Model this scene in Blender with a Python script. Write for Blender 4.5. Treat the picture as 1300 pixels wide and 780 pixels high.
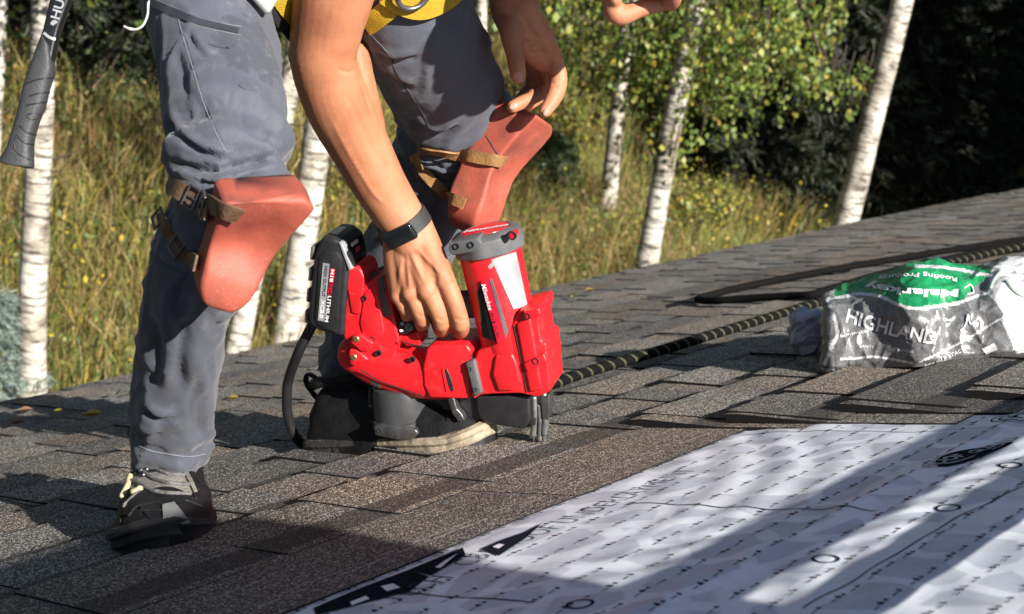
import bpy, bmesh, math, random
import numpy as np
from mathutils import Vector, Matrix
from mathutils.bvhtree import BVHTree
from mathutils import noise as mnoise

for o in list(bpy.data.objects):
    bpy.data.objects.remove(o)
scene = bpy.context.scene
COL = scene.collection
random.seed(7)
RNG = np.random.default_rng(7)

# ------------------------------------------------------------------ camera solve
# focal length and roof plane solved from the vanishing points of the shingle courses
FPX = 1944.0            # focal length in photo pixels (photo 1300 wide)
CAMH = 0.36             # camera height above the roof plane
TH = math.radians(22.6) # roof pitch
nrm = lambda v: np.array(v, float) / np.linalg.norm(v)
c1 = nrm([1540, -340, FPX])
c2 = np.array([-2420, 155, FPX], float); c2 = nrm(c2 - c2.dot(c1) * c1)
c3 = np.cross(c1, c2)
AX = np.array([1.0, 0, 0])                                   # along the eave
AD = np.array([0, math.cos(TH), -math.sin(TH)])              # down the slope
AN = np.array([0, math.sin(TH), math.cos(TH)])               # roof normal
BAS = np.stack([AX, AD, AN], 1) @ np.stack([c1, c2, c3], 0)   # camera axes -> world
CAMPOS = CAMH * AN

def cdir(v):                       # camera-frame direction (right, down, forward) -> world
    return BAS @ np.array(v, float)
def P(px, py, z):                  # photo pixel at depth z -> world
    return CAMPOS + BAS @ (np.array([px - 650, py - 390, FPX]) / FPX * z)
def roof_uv(px, py, w=0.0):
    r = np.array([px - 650, py - 390, FPX]) / FPX
    t = (w - CAMH) / r.dot(c3); p = r * t
    return p.dot(c1), p.dot(c2)
def R(u, v, w=0.0):                # roof coordinates -> world
    return u * AX + v * AD + w * AN
def RP(px, py, w=0.0):
    u, v = roof_uv(px, py, w); return R(u, v, w)
def pixdir(px, py):
    return nrm(BAS @ np.array([px - 650, py - 390, FPX]))
def to_pix(p):
    q = BAS.T @ (np.array(p) - CAMPOS)
    return 650 + FPX * q[0] / q[2], 390 + FPX * q[1] / q[2], q[2]

cam_d = bpy.data.cameras.new('camera'); cam = bpy.data.objects.new('camera', cam_d)
COL.objects.link(cam); scene.camera = cam
M = Matrix(((BAS[0, 0], -BAS[0, 1], -BAS[0, 2], CAMPOS[0]),
            (BAS[1, 0], -BAS[1, 1], -BAS[1, 2], CAMPOS[1]),
            (BAS[2, 0], -BAS[2, 1], -BAS[2, 2], CAMPOS[2]), (0, 0, 0, 1)))
cam.matrix_world = M
cam_d.sensor_width = 36; cam_d.lens = FPX / 1300 * 36
cam_d.clip_start = 0.05; cam_d.clip_end = 500
cam_d.dof.use_dof = True; cam_d.dof.focus_distance = 2.0; cam_d.dof.aperture_fstop = 9.5

# ------------------------------------------------------------------ light
SUN_EL_ROOF = math.radians(11.3)     # sun height over the roof plane; it shines down the slope, a little from behind the viewer
SUN_AZ = math.radians(-12)
LDIR = math.cos(SUN_EL_ROOF) * (math.cos(SUN_AZ) * AD - math.sin(SUN_AZ) * AX) - math.sin(SUN_EL_ROOF) * AN     # direction light travels
SUN_EL = math.asin(-LDIR[2])
w = bpy.data.worlds.new('World'); scene.world = w; w.use_nodes = True
nt = w.node_tree
sky = nt.nodes.new('ShaderNodeTexSky'); sky.sky_type = 'NISHITA'; sky.sun_disc = False
sky.sun_elevation = SUN_EL
sky.sun_rotation = math.atan2(-LDIR[0], -LDIR[1])
bg = nt.nodes['Background']; bg.inputs['Strength'].default_value = 0.05
nt.links.new(sky.outputs[0], bg.inputs['Color'])
sd = bpy.data.lights.new('sun', 'SUN'); sd.energy = 5.0; sd.angle = math.radians(0.5); sd.color = (1.0, 0.945, 0.87)
so = bpy.data.objects.new('sun', sd); COL.objects.link(so)
so.rotation_euler = Vector(LDIR).to_track_quat('-Z', 'Y').to_euler()
scene.view_settings.view_transform = 'Standard'; scene.view_settings.look = 'None'
scene.view_settings.exposure = 1.2; scene.view_settings.gamma = 1
scene.view_settings.use_curve_mapping = False
scene.render.resolution_x = 1024; scene.render.resolution_y = 614

# ------------------------------------------------------------------ helpers
def tag(o, label=None, cat=None, group=None, kind=None):
    if label: o['label'] = label
    if cat: o['category'] = cat
    if group: o['group'] = group
    if kind: o['kind'] = kind
    return o
def root(name, loc, label, cat, group=None):
    o = bpy.data.objects.new(name, None); COL.objects.link(o)
    o.empty_display_size = 0.05; o.location = Vector(loc)
    return tag(o, label, cat, group)
def rootloc(o):
    while o is not None:
        if o.parent is None: return np.array(o.location)
        o = o.parent
    return np.zeros(3)
def mk(name, verts, faces, mat, parent=None, smooth=True, loc=None, uv=None, col=None, tab=False):
    """one mesh object; verts in world coordinates, stored relative to the thing's base"""
    me = bpy.data.meshes.new(name)
    v = np.asarray(verts, float)
    if parent is not None: base = rootloc(parent)
    elif loc is not None: base = np.array(loc, float)
    else: base = np.zeros(3)
    me.from_pydata((v - base).tolist(), [], [tuple(f) for f in faces])
    if mat is not None: me.materials.append(mat)
    if smooth: me.polygons.foreach_set('use_smooth', [True] * len(me.polygons))
    if uv is not None:
        l = me.uv_layers.new(name='UVMap')
        li = np.zeros(len(me.loops), np.int32); me.loops.foreach_get('vertex_index', li)
        l.data.foreach_set('uv', np.asarray(uv, np.float32)[li].ravel())
    if col is not None:
        a = me.color_attributes.new('tint', 'FLOAT_COLOR', 'POINT')
        cc = np.ones((len(v), 4), np.float32); cc[:, :3] = col
        a.data.foreach_set('color', cc.ravel())
    if tab:
        a = me.color_attributes.new('tab', 'FLOAT_COLOR', 'POINT'); a.data.foreach_set('color', np.ones(len(v) * 4, np.float32))
    me.update()
    o = bpy.data.objects.new(name, me); COL.objects.link(o)
    if parent is not None: o.parent = parent
    elif loc is not None: o.location = Vector(loc)
    return o
def join(parts):
    V = []; Fc = []; k = 0
    for v, f in parts:
        v = np.asarray(v, float); V.append(v); Fc += [tuple(i + k for i in q) for q in f]; k += len(v)
    return np.concatenate(V), Fc
def sharp(o, ang=40):
    o.data.set_sharp_from_angle(angle=math.radians(ang)); return o

def resample(pts, n, *extra):
    pts = np.asarray(pts, float); m = len(pts)
    t = np.linspace(0, m - 1, n); out = []
    for arr in (pts,) + extra:
        a = np.asarray(arr, float)
        if a.ndim == 1: a = a[:, None]
        A = np.vstack([2 * a[0] - a[1], a, 2 * a[-1] - a[-2]])
        i = np.clip(t.astype(int), 0, m - 2); f = (t - i)[:, None]
        p0, p1, p2, p3 = A[i], A[i + 1], A[i + 2], A[i + 3]
        r = 0.5 * (2 * p1 + (p2 - p0) * f + (2 * p0 - 5 * p1 + 4 * p2 - p3) * f ** 2 + (3 * p1 - p0 - 3 * p2 + p3) * f ** 3)
        out.append(r)
    return out if len(out) > 1 else out[0]
def frames(pts, ref):
    T = np.gradient(pts, axis=0); T /= np.linalg.norm(T, axis=1)[:, None] + 1e-12
    ref = np.asarray(ref, float)
    if ref.ndim == 1: ref = np.repeat(ref[None], len(pts), 0)
    A = ref - (ref * T).sum(1)[:, None] * T
    A /= np.linalg.norm(A, axis=1)[:, None] + 1e-12
    B = np.cross(T, A); return T, A, B
def tube(pts, rad, n=40, seg=16, ref=(0.13, 0.31, 0.94), caps=True, power=2.0):
    """swept tube; rad is r or (ra, rb) per point, ra along ref"""
    rad = np.asarray(rad, float)
    if rad.ndim == 0: rad = np.full(len(pts), float(rad))
    if rad.ndim == 1: rad = np.stack([rad, rad], 1)
    if n: p, r = resample(pts, n, rad)
    else: p, r = np.asarray(pts, float), rad
    r = np.maximum(r, 1e-4)
    T, A, B = frames(p, ref)
    if caps:
        k = 4; pre = []; post = []
        for j in range(k):
            a = math.pi / 2 * (1 - (j + 0.4) / (k + 0.0))
            pre.append((p[0] - T[0] * r[0].mean() * math.sin(a), r[0] * math.cos(a), T[0], A[0], B[0]))
            post.append((p[-1] + T[-1] * r[-1].mean() * math.sin(a), r[-1] * math.cos(a), T[-1], A[-1], B[-1]))
        post = post[::-1]
        cat = lambda i, arr: np.vstack([[q[i] for q in pre], arr, [q[i] for q in post]])
        p, r, T, A, B = cat(0, p), cat(1, r), cat(2, T), cat(3, A), cat(4, B)
    th = np.linspace(0, 2 * math.pi, seg, endpoint=False)
    ct, st = np.cos(th), np.sin(th)
    if power != 2.0:
        ct = np.sign(ct) * np.abs(ct) ** (2 / power); st = np.sign(st) * np.abs(st) ** (2 / power)
    V = p[:, None] + A[:, None] * (r[:, 0:1] * ct)[..., None] + B[:, None] * (r[:, 1:2] * st)[..., None]
    m = len(p); V = V.reshape(-1, 3); Fc = []
    for i in range(m - 1):
        for j in range(seg):
            j2 = (j + 1) % seg
            Fc.append((i * seg + j, i * seg + j2, (i + 1) * seg + j2, (i + 1) * seg + j))
    Fc.append(tuple(range(seg))[::-1]); Fc.append(tuple((m - 1) * seg + j for j in range(seg)))
    return V, Fc
def ell(c, axes, seg=20, rings=12):
    """ellipsoid; axes: 3x3 rows = half-axis vectors"""
    axes = np.asarray(axes, float); V = []; Fc = []
    for i in range(1, rings):
        a = math.pi * i / rings
        for j in range(seg):
            b = 2 * math.pi * j / seg
            V.append(c + axes[0] * math.sin(a) * math.cos(b) + axes[1] * math.sin(a) * math.sin(b) + axes[2] * math.cos(a))
    for i in range(rings - 2):
        for j in range(seg):
            j2 = (j + 1) % seg
            Fc.append((i * seg + j, (i + 1) * seg + j, (i + 1) * seg + j2, i * seg + j2))
    V.append(c + axes[2]); V.append(c - axes[2]); k = len(V)
    for j in range(seg):
        j2 = (j + 1) % seg
        Fc.append((k - 2, j, j2)); Fc.append((k - 1, (rings - 2) * seg + j2, (rings - 2) * seg + j))
    return np.array(V), Fc
def boxv(c, ax, ay, az):
    """box from centre and three half-axis vectors"""
    c = np.array(c, float); V = []
    for sx in (-1, 1):
        for sy in (-1, 1):
            for sz in (-1, 1):
                V.append(c + sx * np.array(ax) + sy * np.array(ay) + sz * np.array(az))
    return np.array(V), [(0, 1, 3, 2), (4, 6, 7, 5), (0, 4, 5, 1), (2, 3, 7, 6), (0, 2, 6, 4), (1, 5, 7, 3)]
def evalmesh(o):
    dg = bpy.context.evaluated_depsgraph_get(); e = o.evaluated_get(dg); m = e.to_mesh()
    v = np.zeros(len(m.vertices) * 3); m.vertices.foreach_get('co', v)
    f = [tuple(p.vertices) for p in m.polygons]; e.to_mesh_clear()
    return v.reshape(-1, 3), f
def with_mods(V, Fc, mods, keep=False):
    me = bpy.data.meshes.new('tmp'); me.from_pydata(np.asarray(V).tolist(), [], [tuple(f) for f in Fc])
    o = bpy.data.objects.new('tmp', me); COL.objects.link(o)
    for typ, kw in mods:
        m = o.modifiers.new(typ, typ)
        for k, x in kw.items(): setattr(m, k, x)
    r = evalmesh(o)
    bpy.data.objects.remove(o); bpy.data.meshes.remove(me)
    return r
def fuse(parts, voxel=0.003, smooth=4, fac=0.5):
    V, Fc = join(parts)
    mods = [('REMESH', dict(mode='VOXEL', voxel_size=voxel, adaptivity=0.0))]
    if smooth: mods.append(('SMOOTH', dict(factor=fac, iterations=smooth)))
    return with_mods(V, Fc, mods)
def bevelled(V, Fc, wd=0.003, seg=3, ang=30):
    return with_mods(V, Fc, [('BEVEL', dict(width=wd, segments=seg, limit_method='ANGLE', angle_limit=math.radians(ang)))])
def vnormals(V, Fc):
    N = np.zeros_like(V)
    for k in (3, 4):
        idx = np.array([f for f in Fc if len(f) == k])
        if len(idx) == 0: continue
        a = V[idx[:, 0]]; b = V[idx[:, 1]]; c = V[idx[:, 2]]
        if k == 4: fn = np.cross(V[idx[:, 2]] - a, V[idx[:, 3]] - b)
        else: fn = np.cross(b - a, c - a)
        for q in range(k): np.add.at(N, idx[:, q], fn)
    return N / (np.linalg.norm(N, axis=1)[:, None] + 1e-12)
def vnoise(V, scale, seed=0.0):
    o = Vector((seed * 13.7, seed * 7.1, seed * 3.3))
    return np.array([mnoise.noise(Vector(p) * scale + o) for p in V])

# ------------------------------------------------------------------ materials
def newmat(name):
    m = bpy.data.materials.new(name); m.use_nodes = True
    return m, m.node_tree.nodes, m.node_tree.links, m.node_tree.nodes['Principled BSDF']
def N(nodes, typ, **kw):
    n = nodes.new(typ)
    for k, v in kw.items():
        if k in n.inputs.keys(): n.inputs[k].default_value = v
        else: setattr(n, k, v)
    return n
def rgba(c): return (c[0], c[1], c[2], 1)
def ramp(nodes, stops, interp='LINEAR'):
    r = nodes.new('ShaderNodeValToRGB'); r.color_ramp.interpolation = interp
    e = r.color_ramp.elements
    while len(e) < len(stops): e.new(0.5)
    for i, (p, c) in enumerate(stops):
        e[i].position = p; e[i].color = rgba(c) if len(c) == 3 else c
    return r
def mixrgb(nodes, links, fac, a, b, mode='MIX'):
    m = nodes.new('ShaderNodeMix'); m.data_type = 'RGBA'; m.blend_type = mode
    for sock, x in ((m.inputs[0], fac), (m.inputs[6], a), (m.inputs[7], b)):
        if hasattr(x, 'links'): links.new(x, sock)
        elif isinstance(x, (int, float)): sock.default_value = x
        else: sock.default_value = rgba(x)
    return m.outputs[2]
def simple(name, c, rough=0.6, metal=0.0, var=0.12, vscale=30, bump=0.0, bscale=200, spec=0.5, coat=0.0):
    """base colour with blotchy variation, roughness wear and fine relief"""
    m, n, l, b = newmat(name)
    tc = N(n, 'ShaderNodeTexCoord')
    nz = N(n, 'ShaderNodeTexNoise', Scale=vscale, Detail=6.0, Roughness=0.6); l.new(tc.outputs['Object'], nz.inputs['Vector'])
    c = np.array(c)
    rp = ramp(n, [(0.3, tuple(c * (1 - var))), (0.7, tuple(np.minimum(c * (1 + var), 1)))])
    l.new(nz.outputs['Fac'], rp.inputs['Fac']); l.new(rp.outputs['Color'], b.inputs['Base Color'])
    mr = N(n, 'ShaderNodeMapRange'); mr.inputs[3].default_value = max(rough - 0.1, 0.02); mr.inputs[4].default_value = min(rough + 0.1, 1)
    l.new(nz.outputs['Fac'], mr.inputs[0]); l.new(mr.outputs[0], b.inputs['Roughness'])
    b.inputs['Metallic'].default_value = metal; b.inputs['Specular IOR Level'].default_value = spec
    b.inputs['Coat Weight'].default_value = coat
    if bump:
        n2 = N(n, 'ShaderNodeTexNoise', Scale=bscale, Detail=3.0); l.new(tc.outputs['Object'], n2.inputs['Vector'])
        bp = N(n, 'ShaderNodeBump', Strength=bump, Distance=0.002); l.new(n2.outputs['Fac'], bp.inputs['Height']); l.new(bp.outputs[0], b.inputs['Normal'])
    return m
def leafmat(name, attr=True, c=(0.1, 0.14, 0.03), trans=0.35, rough=0.5):
    m, n, l, b = newmat(name)
    if attr:
        a = N(n, 'ShaderNodeVertexColor', layer_name='tint'); src = a.outputs['Color']
    else:
        rgb = N(n, 'ShaderNodeRGB'); rgb.outputs[0].default_value = rgba(c); src = rgb.outputs[0]
    l.new(src, b.inputs['Base Color']); b.inputs['Roughness'].default_value = rough
    tr = N(n, 'ShaderNodeBsdfTranslucent'); l.new(src, tr.inputs['Color'])
    mx = N(n, 'ShaderNodeMixShader'); mx.inputs[0].default_value = trans
    l.new(b.outputs[0], mx.inputs[1]); l.new(tr.outputs[0], mx.inputs[2])
    l.new(mx.outputs[0], n['Material Output'].inputs['Surface'])
    return m

def text_mesh(s, size=1.0, bold=0.0, sub=0.0, shear=0.0, spacing=1.0):
    """flat lettering outline from the built-in font as 2-D verts and faces, centred"""
    cu = bpy.data.curves.new('txt', 'FONT'); cu.body = s; cu.size = size; cu.offset = bold; cu.shear = shear
    cu.align_x = 'CENTER'; cu.align_y = 'CENTER'; cu.fill_mode = 'FRONT'; cu.resolution_u = 3; cu.space_character = spacing
    o = bpy.data.objects.new('txt', cu); COL.objects.link(o)
    v, f = evalmesh(o); bpy.data.objects.remove(o); bpy.data.curves.remove(cu)
    if sub:
        bm = bmesh.new(); vs = [bm.verts.new(p) for p in v]
        for q in f:
            try: bm.faces.new([vs[i] for i in q])
            except ValueError: pass
        bmesh.ops.triangulate(bm, faces=bm.faces[:])
        for _ in range(5):
            long = [e for e in bm.edges if e.calc_length() > sub]
            if not long: break
            bmesh.ops.subdivide_edges(bm, edges=long, cuts=1); bmesh.ops.triangulate(bm, faces=bm.faces[:])
        bm.verts.index_update()
        v = np.array([p.co[:] for p in bm.verts]); f = [tuple(x.index for x in q.verts) for q in bm.faces]; bm.free()
    return np.asarray(v), f
# ================================================================== SETTING
# ---- roof slab, shingles
def shingle_mat():
    m, n, l, b = newmat('shingle_granules')
    tc = N(n, 'ShaderNodeTexCoord'); oi = N(n, 'ShaderNodeObjectInfo')
    ad = N(n, 'ShaderNodeVectorMath', operation='ADD'); l.new(tc.outputs['Object'], ad.inputs[0])
    cx = N(n, 'ShaderNodeVectorMath', operation='SCALE'); l.new(oi.outputs['Location'], cx.inputs[0]); cx.inputs[3].default_value = 1.0
    l.new(cx.outputs[0], ad.inputs[1])
    vo = N(n, 'ShaderNodeTexVoronoi', Scale=600.0); l.new(ad.outputs[0], vo.inputs['Vector'])
    gr = ramp(n, [(0.0, (0.020, 0.019, 0.018)), (0.40, (0.088, 0.084, 0.079)), (0.70, (0.19, 0.183, 0.172)), (0.88, (0.46, 0.44, 0.40)), (1.0, (0.85, 0.81, 0.74))])
    sep = N(n, 'ShaderNodeSeparateColor'); l.new(vo.outputs['Color'], sep.inputs[0]); l.new(sep.outputs[0], gr.inputs['Fac'])
    # slow blend of grey, brown and black granule batches
    nz = N(n, 'ShaderNodeTexNoise', Scale=5.0, Detail=4.0, Roughness=0.6); l.new(ad.outputs[0], nz.inputs['Vector'])
    br = ramp(n, [(0.33, (0.74, 0.75, 0.77)), (0.50, (0.93, 0.94, 0.94)), (0.63, (0.98, 0.94, 0.90)), (0.75, (0.76, 0.75, 0.74))]); l.new(nz.outputs['Fac'], br.inputs['Fac'])
    rr = ramp(n, [(0.0, (0.62, 0.6, 0.6)), (0.45, (0.95, 0.95, 0.95)), (0.6, (1.02, 1.0, 0.97)), (0.86, (0.86, 0.77, 0.70)), (0.93, (0.85, 0.86, 0.88))]); l.new(oi.outputs['Random'], rr.inputs['Fac'])
    c = mixrgb(n, l, 1.0, gr.outputs['Color'], br.outputs['Color'], 'MULTIPLY')
    c = mixrgb(n, l, 1.0, c, rr.outputs['Color'], 'MULTIPLY')
    tb = N(n, 'ShaderNodeVertexColor', layer_name='tab'); c = mixrgb(n, l, 1.0, c, tb.outputs['Color'], 'MULTIPLY')
    # dark granule band atop each exposure, painted to imitate the butt's cast shadow
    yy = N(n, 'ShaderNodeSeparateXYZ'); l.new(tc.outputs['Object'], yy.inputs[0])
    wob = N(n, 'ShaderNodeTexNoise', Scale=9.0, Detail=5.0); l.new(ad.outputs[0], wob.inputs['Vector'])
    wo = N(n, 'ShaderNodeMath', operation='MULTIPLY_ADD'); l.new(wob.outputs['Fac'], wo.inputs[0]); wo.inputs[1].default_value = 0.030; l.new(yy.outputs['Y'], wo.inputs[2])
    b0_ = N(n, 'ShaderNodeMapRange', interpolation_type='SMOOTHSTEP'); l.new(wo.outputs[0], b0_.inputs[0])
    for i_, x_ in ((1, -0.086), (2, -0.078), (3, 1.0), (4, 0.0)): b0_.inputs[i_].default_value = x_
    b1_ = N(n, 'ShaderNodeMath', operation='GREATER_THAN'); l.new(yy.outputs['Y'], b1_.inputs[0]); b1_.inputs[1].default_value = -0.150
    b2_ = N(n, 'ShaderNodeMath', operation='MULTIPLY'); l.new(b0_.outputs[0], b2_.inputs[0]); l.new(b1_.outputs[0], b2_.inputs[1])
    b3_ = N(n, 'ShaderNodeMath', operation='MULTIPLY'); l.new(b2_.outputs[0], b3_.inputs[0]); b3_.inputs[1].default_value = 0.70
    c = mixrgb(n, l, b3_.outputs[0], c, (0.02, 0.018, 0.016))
    # factory nail lines printed on the upper lap
    sp = N(n, 'ShaderNodeSeparateXYZ'); l.new(tc.outputs['Object'], sp.inputs[0])
    def line(y0, y1):
        a = N(n, 'ShaderNodeMath', operation='GREATER_THAN'); l.new(sp.outputs['Y'], a.inputs[0]); a.inputs[1].default_value = y0
        d = N(n, 'ShaderNodeMath', operation='LESS_THAN'); l.new(sp.outputs['Y'], d.inputs[0]); d.inputs[1].default_value = y1
        e = N(n, 'ShaderNodeMath', operation='MULTIPLY'); l.new(a.outputs[0], e.inputs[0]); l.new(d.outputs[0], e.inputs[1]); return e
    la = line(-0.291, -0.2875); lb = line(-0.278, -0.2755); lc = line(-0.215, -0.2135)
    s = N(n, 'ShaderNodeMath', operation='ADD'); l.new(la.outputs[0], s.inputs[0]); l.new(lb.outputs[0], s.inputs[1])
    s2 = N(n, 'ShaderNodeMath', operation='ADD'); l.new(s.outputs[0], s2.inputs[0]); l.new(lc.outputs[0], s2.inputs[1])
    wn = N(n, 'ShaderNodeTexNoise', Scale=60.0, Detail=3.0); l.new(ad.outputs[0], wn.inputs['Vector'])
    wr = ramp(n, [(0.4, (0, 0, 0)), (0.6, (0.75, 0.75, 0.75))]); l.new(wn.outputs['Fac'], wr.inputs['Fac'])
    fm = N(n, 'ShaderNodeMath', operation='MULTIPLY'); l.new(s2.outputs[0], fm.inputs[0]); l.new(wr.outputs['Color'], fm.inputs[1])
    c = mixrgb(n, l, fm.outputs[0], c, (0.42, 0.40, 0.36))
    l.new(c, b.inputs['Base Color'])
    b.inputs['Roughness'].default_value = 0.75; b.inputs['Specular IOR Level'].default_value = 0.35
    bp = N(n, 'ShaderNodeBump', Strength=0.9, Distance=0.0016); l.new(vo.outputs['Distance'], bp.inputs['Height'])
    n3 = N(n, 'ShaderNodeTexNoise', Scale=22.0, Detail=4.0); l.new(ad.outputs[0], n3.inputs['Vector'])
    b2 = N(n, 'ShaderNodeBump', Strength=0.6, Distance=0.006); l.new(n3.outputs['Fac'], b2.inputs['Height']); l.new(bp.outputs[0], b2.inputs['Normal'])
    l.new(b2.outputs[0], b.inputs['Normal'])
    return m
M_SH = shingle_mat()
M_FASC = simple('fascia_paint', (0.10, 0.075, 0.055), 0.6, bump=0.3)
EAVE = 3.17; U0, U1 = -5.0, 10.8
V, Fc = boxv(R((U0 + U1) / 2, (EAVE - 4) / 2, -0.025), AX * (U1 - U0) / 2, AD * (EAVE + 4) / 2 * 0.999, AN * 0.0225)
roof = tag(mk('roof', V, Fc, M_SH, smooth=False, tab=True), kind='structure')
V, Fc = boxv(R((U0 + U1) / 2, EAVE - 0.02, -0.135), AX * (U1 - U0) / 2, AD * 0.012, AN * 0.085)
mk('fascia_board', V, Fc, M_FASC, roof, smooth=False)
V, Fc = boxv(R((U0 + U1) / 2, EAVE + 0.002, -0.012), AX * (U1 - U0) / 2, AD * 0.012, AN * 0.0015)
mk('drip_edge', V, Fc, simple('drip_metal', (0.05, 0.045, 0.04), 0.45, 0.7), roof, smooth=False)

def shingle_mesh(k, L=0.985):
    rg = random.Random(100 + k); parts = []
    # base layer, tilted so the butt rests on the course below
    prof = [(0.0, 0.0065, 0.0165), (-0.02, 0.006, 0.0158), (-0.145, 0.0006, 0.0052), (-0.33, 0.0, 0.0034)]
    V = []; Fc = []; nx = 9
    for i in range(nx):
        x = L * i / (nx - 1)
        for (y, z0, z1) in prof:
            jt = rg.uniform(-0.0012, 0.0016) if y > -0.03 else 0
            V.append((x, y + rg.uniform(-0.0015, 0.0015), z0)); V.append((x, y + rg.uniform(-0.0015, 0.0015), z1 + jt))
    q = len(prof) * 2
    for i in range(nx - 1):
        for j in range(len(prof) - 1):
            a = i * q + 2 * j
            Fc.append((a + 1, a + 3, a + q + 3, a + q + 1)[::-1])
        a = i * q; Fc.append((a, a + 1, a + q + 1, a + q)[::-1])
        a = i * q + q - 2; Fc.append((a, a + 1, a + q + 1, a + q))
    for a in (0, (nx - 1) * q):
        f = [a + 2 * j + 1 for j in range(len(prof))] + [a + 2 * j for j in range(len(prof))][::-1]
        Fc.append(tuple(f if a == 0 else f[::-1]))
    parts.append((np.array(V), Fc))
    x = rg.uniform(0.0, 0.04)
    while x < L - 0.05:
        wd = rg.choice([0.09, 0.13, 0.17, 0.21, 0.26]); x2 = min(x + wd, L)
        sl = rg.uniform(0.0, 0.012); h = rg.uniform(0.0020, 0.0052); y0 = rg.uniform(-0.002, 0.004)
        nn = 4; V = []; Fc = []
        for i in range(nn + 1):
            f = i / nn
            xb = x + (x2 - x) * f; xt = (x + sl) + (x2 - x - 2 * sl) * f
            jt = rg.uniform(-0.0006, 0.0014)
            V += [(xb, y0, 0.009), (xb, y0, 0.0160 + h + jt), (xt, -0.165, 0.0046 + h * 0.45), (xt, -0.165, 0.003)]
        for i in range(nn):
            a = i * 4
            for j in range(3): Fc.append((a + j, a + j + 1, a + j + 5, a + j + 4)[::-1])
        Fc.append((0, 1, 2, 3)); Fc.append(tuple(nn * 4 + j for j in (3, 2, 1, 0)))
        parts.append((np.array(V), Fc))
        x = x2 + rg.choice([0.03, 0.05, 0.08, 0.11])
    cols = []
    for q, (v_, f_) in enumerate(parts):
        k_ = rg.uniform(0.74, 1.10) if q else 0.90
        wm = rg.choice([0, 0, 0, 1]); cols.append(np.tile([k_ * (1 + .10 * wm), k_, k_ * (1 - .10 * wm)], (len(v_), 1)))
    V, Fc = join(parts)
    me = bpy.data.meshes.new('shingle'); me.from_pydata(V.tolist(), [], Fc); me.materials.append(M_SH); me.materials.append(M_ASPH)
    at_ = me.color_attributes.new('tab', 'FLOAT_COLOR', 'POINT'); cc_ = np.ones((len(V), 4), np.float32); cc_[:, :3] = np.concatenate(cols); at_.data.foreach_set('color', cc_.ravel())
    for p in me.polygons:                       # cut edges show bare black asphalt
        if abs(p.normal.z) < 0.7: p.material_index = 1
    return me
M_ASPH = simple('bare_asphalt_edge', (0.010, 0.010, 0.010), 0.8, spec=0.2)
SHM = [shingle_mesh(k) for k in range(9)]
ROT = Matrix((AX, AD, AN)).transposed().to_4x4()
def put_shingle(u, vb, lift=0.0, rz=0.0):
    o = bpy.data.objects.new('shingle', random.choice(SHM)); COL.objects.link(o)
    o.parent = roof
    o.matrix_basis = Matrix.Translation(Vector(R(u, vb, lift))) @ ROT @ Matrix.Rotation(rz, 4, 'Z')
EXPO = 0.143
nsh = 0
vb = 1.385; k = 0; courses = []
while vb < EAVE + 0.10:
    courses.append((vb, k)); vb += EXPO; k += 1
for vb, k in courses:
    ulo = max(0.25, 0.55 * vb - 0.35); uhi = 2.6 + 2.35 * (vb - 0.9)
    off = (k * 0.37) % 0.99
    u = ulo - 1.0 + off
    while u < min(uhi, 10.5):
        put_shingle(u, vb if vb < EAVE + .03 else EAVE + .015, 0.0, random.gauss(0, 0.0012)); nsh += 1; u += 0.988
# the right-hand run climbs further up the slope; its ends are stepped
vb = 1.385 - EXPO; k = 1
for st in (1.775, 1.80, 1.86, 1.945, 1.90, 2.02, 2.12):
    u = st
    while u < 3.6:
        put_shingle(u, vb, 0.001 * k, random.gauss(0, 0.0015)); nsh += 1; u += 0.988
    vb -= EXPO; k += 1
print('shingles', nsh)

# ---- synthetic underlayment laid over the deck, with wrinkles and printing
def mem_h(u, v):
    h = 0.0035 + 0.0009 * np.sin(9 * v + 2.0 * np.sin(1.7 * u)) \
        + 0.0011 * np.sin(26 * v - 5 * u + 1.5 * np.sin(3 * u)) * (0.5 + 0.5 * np.sin(2.1 * u + 3 * v)) \
        + 0.0008 * np.sin(47 * v - 14 * u + 2 * np.sin(5 * u + 2 * v)) * (0.5 + 0.5 * np.sin(4.1 * u - 2 * v))
    h = h + 0.0009 * np.sin(95 * v - 38 * u + 3 * np.sin(7 * u + 4 * v)) * (0.5 + 0.5 * np.sin(6.3 * u - 9 * v)) + 0.0008 * np.sin(70 * u + 60 * v + 3 * np.sin(9 * v)) * (0.5 + 0.5 * np.sin(5 * u + 11 * v))
    r0 = 0.715 + 0.012 * np.sin(2.6 * u + 0.6)
    h = h + 0.004 * np.exp(-((v - r0) / 0.016) ** 2)
    h = h + 0.003 * np.exp(-((v - 0.52 - 0.03 * np.sin(2 * u)) / 0.02) ** 2)
    return h * np.clip((1.085 - v) / 0.05, 0.12, 1)
uu = np.concatenate([np.linspace(-1.4, 0.6, 40)[:-1], np.linspace(0.6, 2.15, 240)]); vv = np.concatenate([np.linspace(-1.0, 0.3, 50)[:-1], np.linspace(0.3, 1.10, 220)])
UU, VV = np.meshgrid(uu, vv, indexing='ij')
HH = mem_h(UU, VV)
pts = UU[..., None] * AX + VV[..., None] * AD + HH[..., None] * AN
nu, nv = UU.shape
idx = np.arange(nu * nv).reshape(nu, nv)
Fq = np.stack([idx[:-1, :-1], idx[:-1, 1:], idx[1:, 1:], idx[1:, :-1]], -1).reshape(-1, 4)[:, ::-1]
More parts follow.
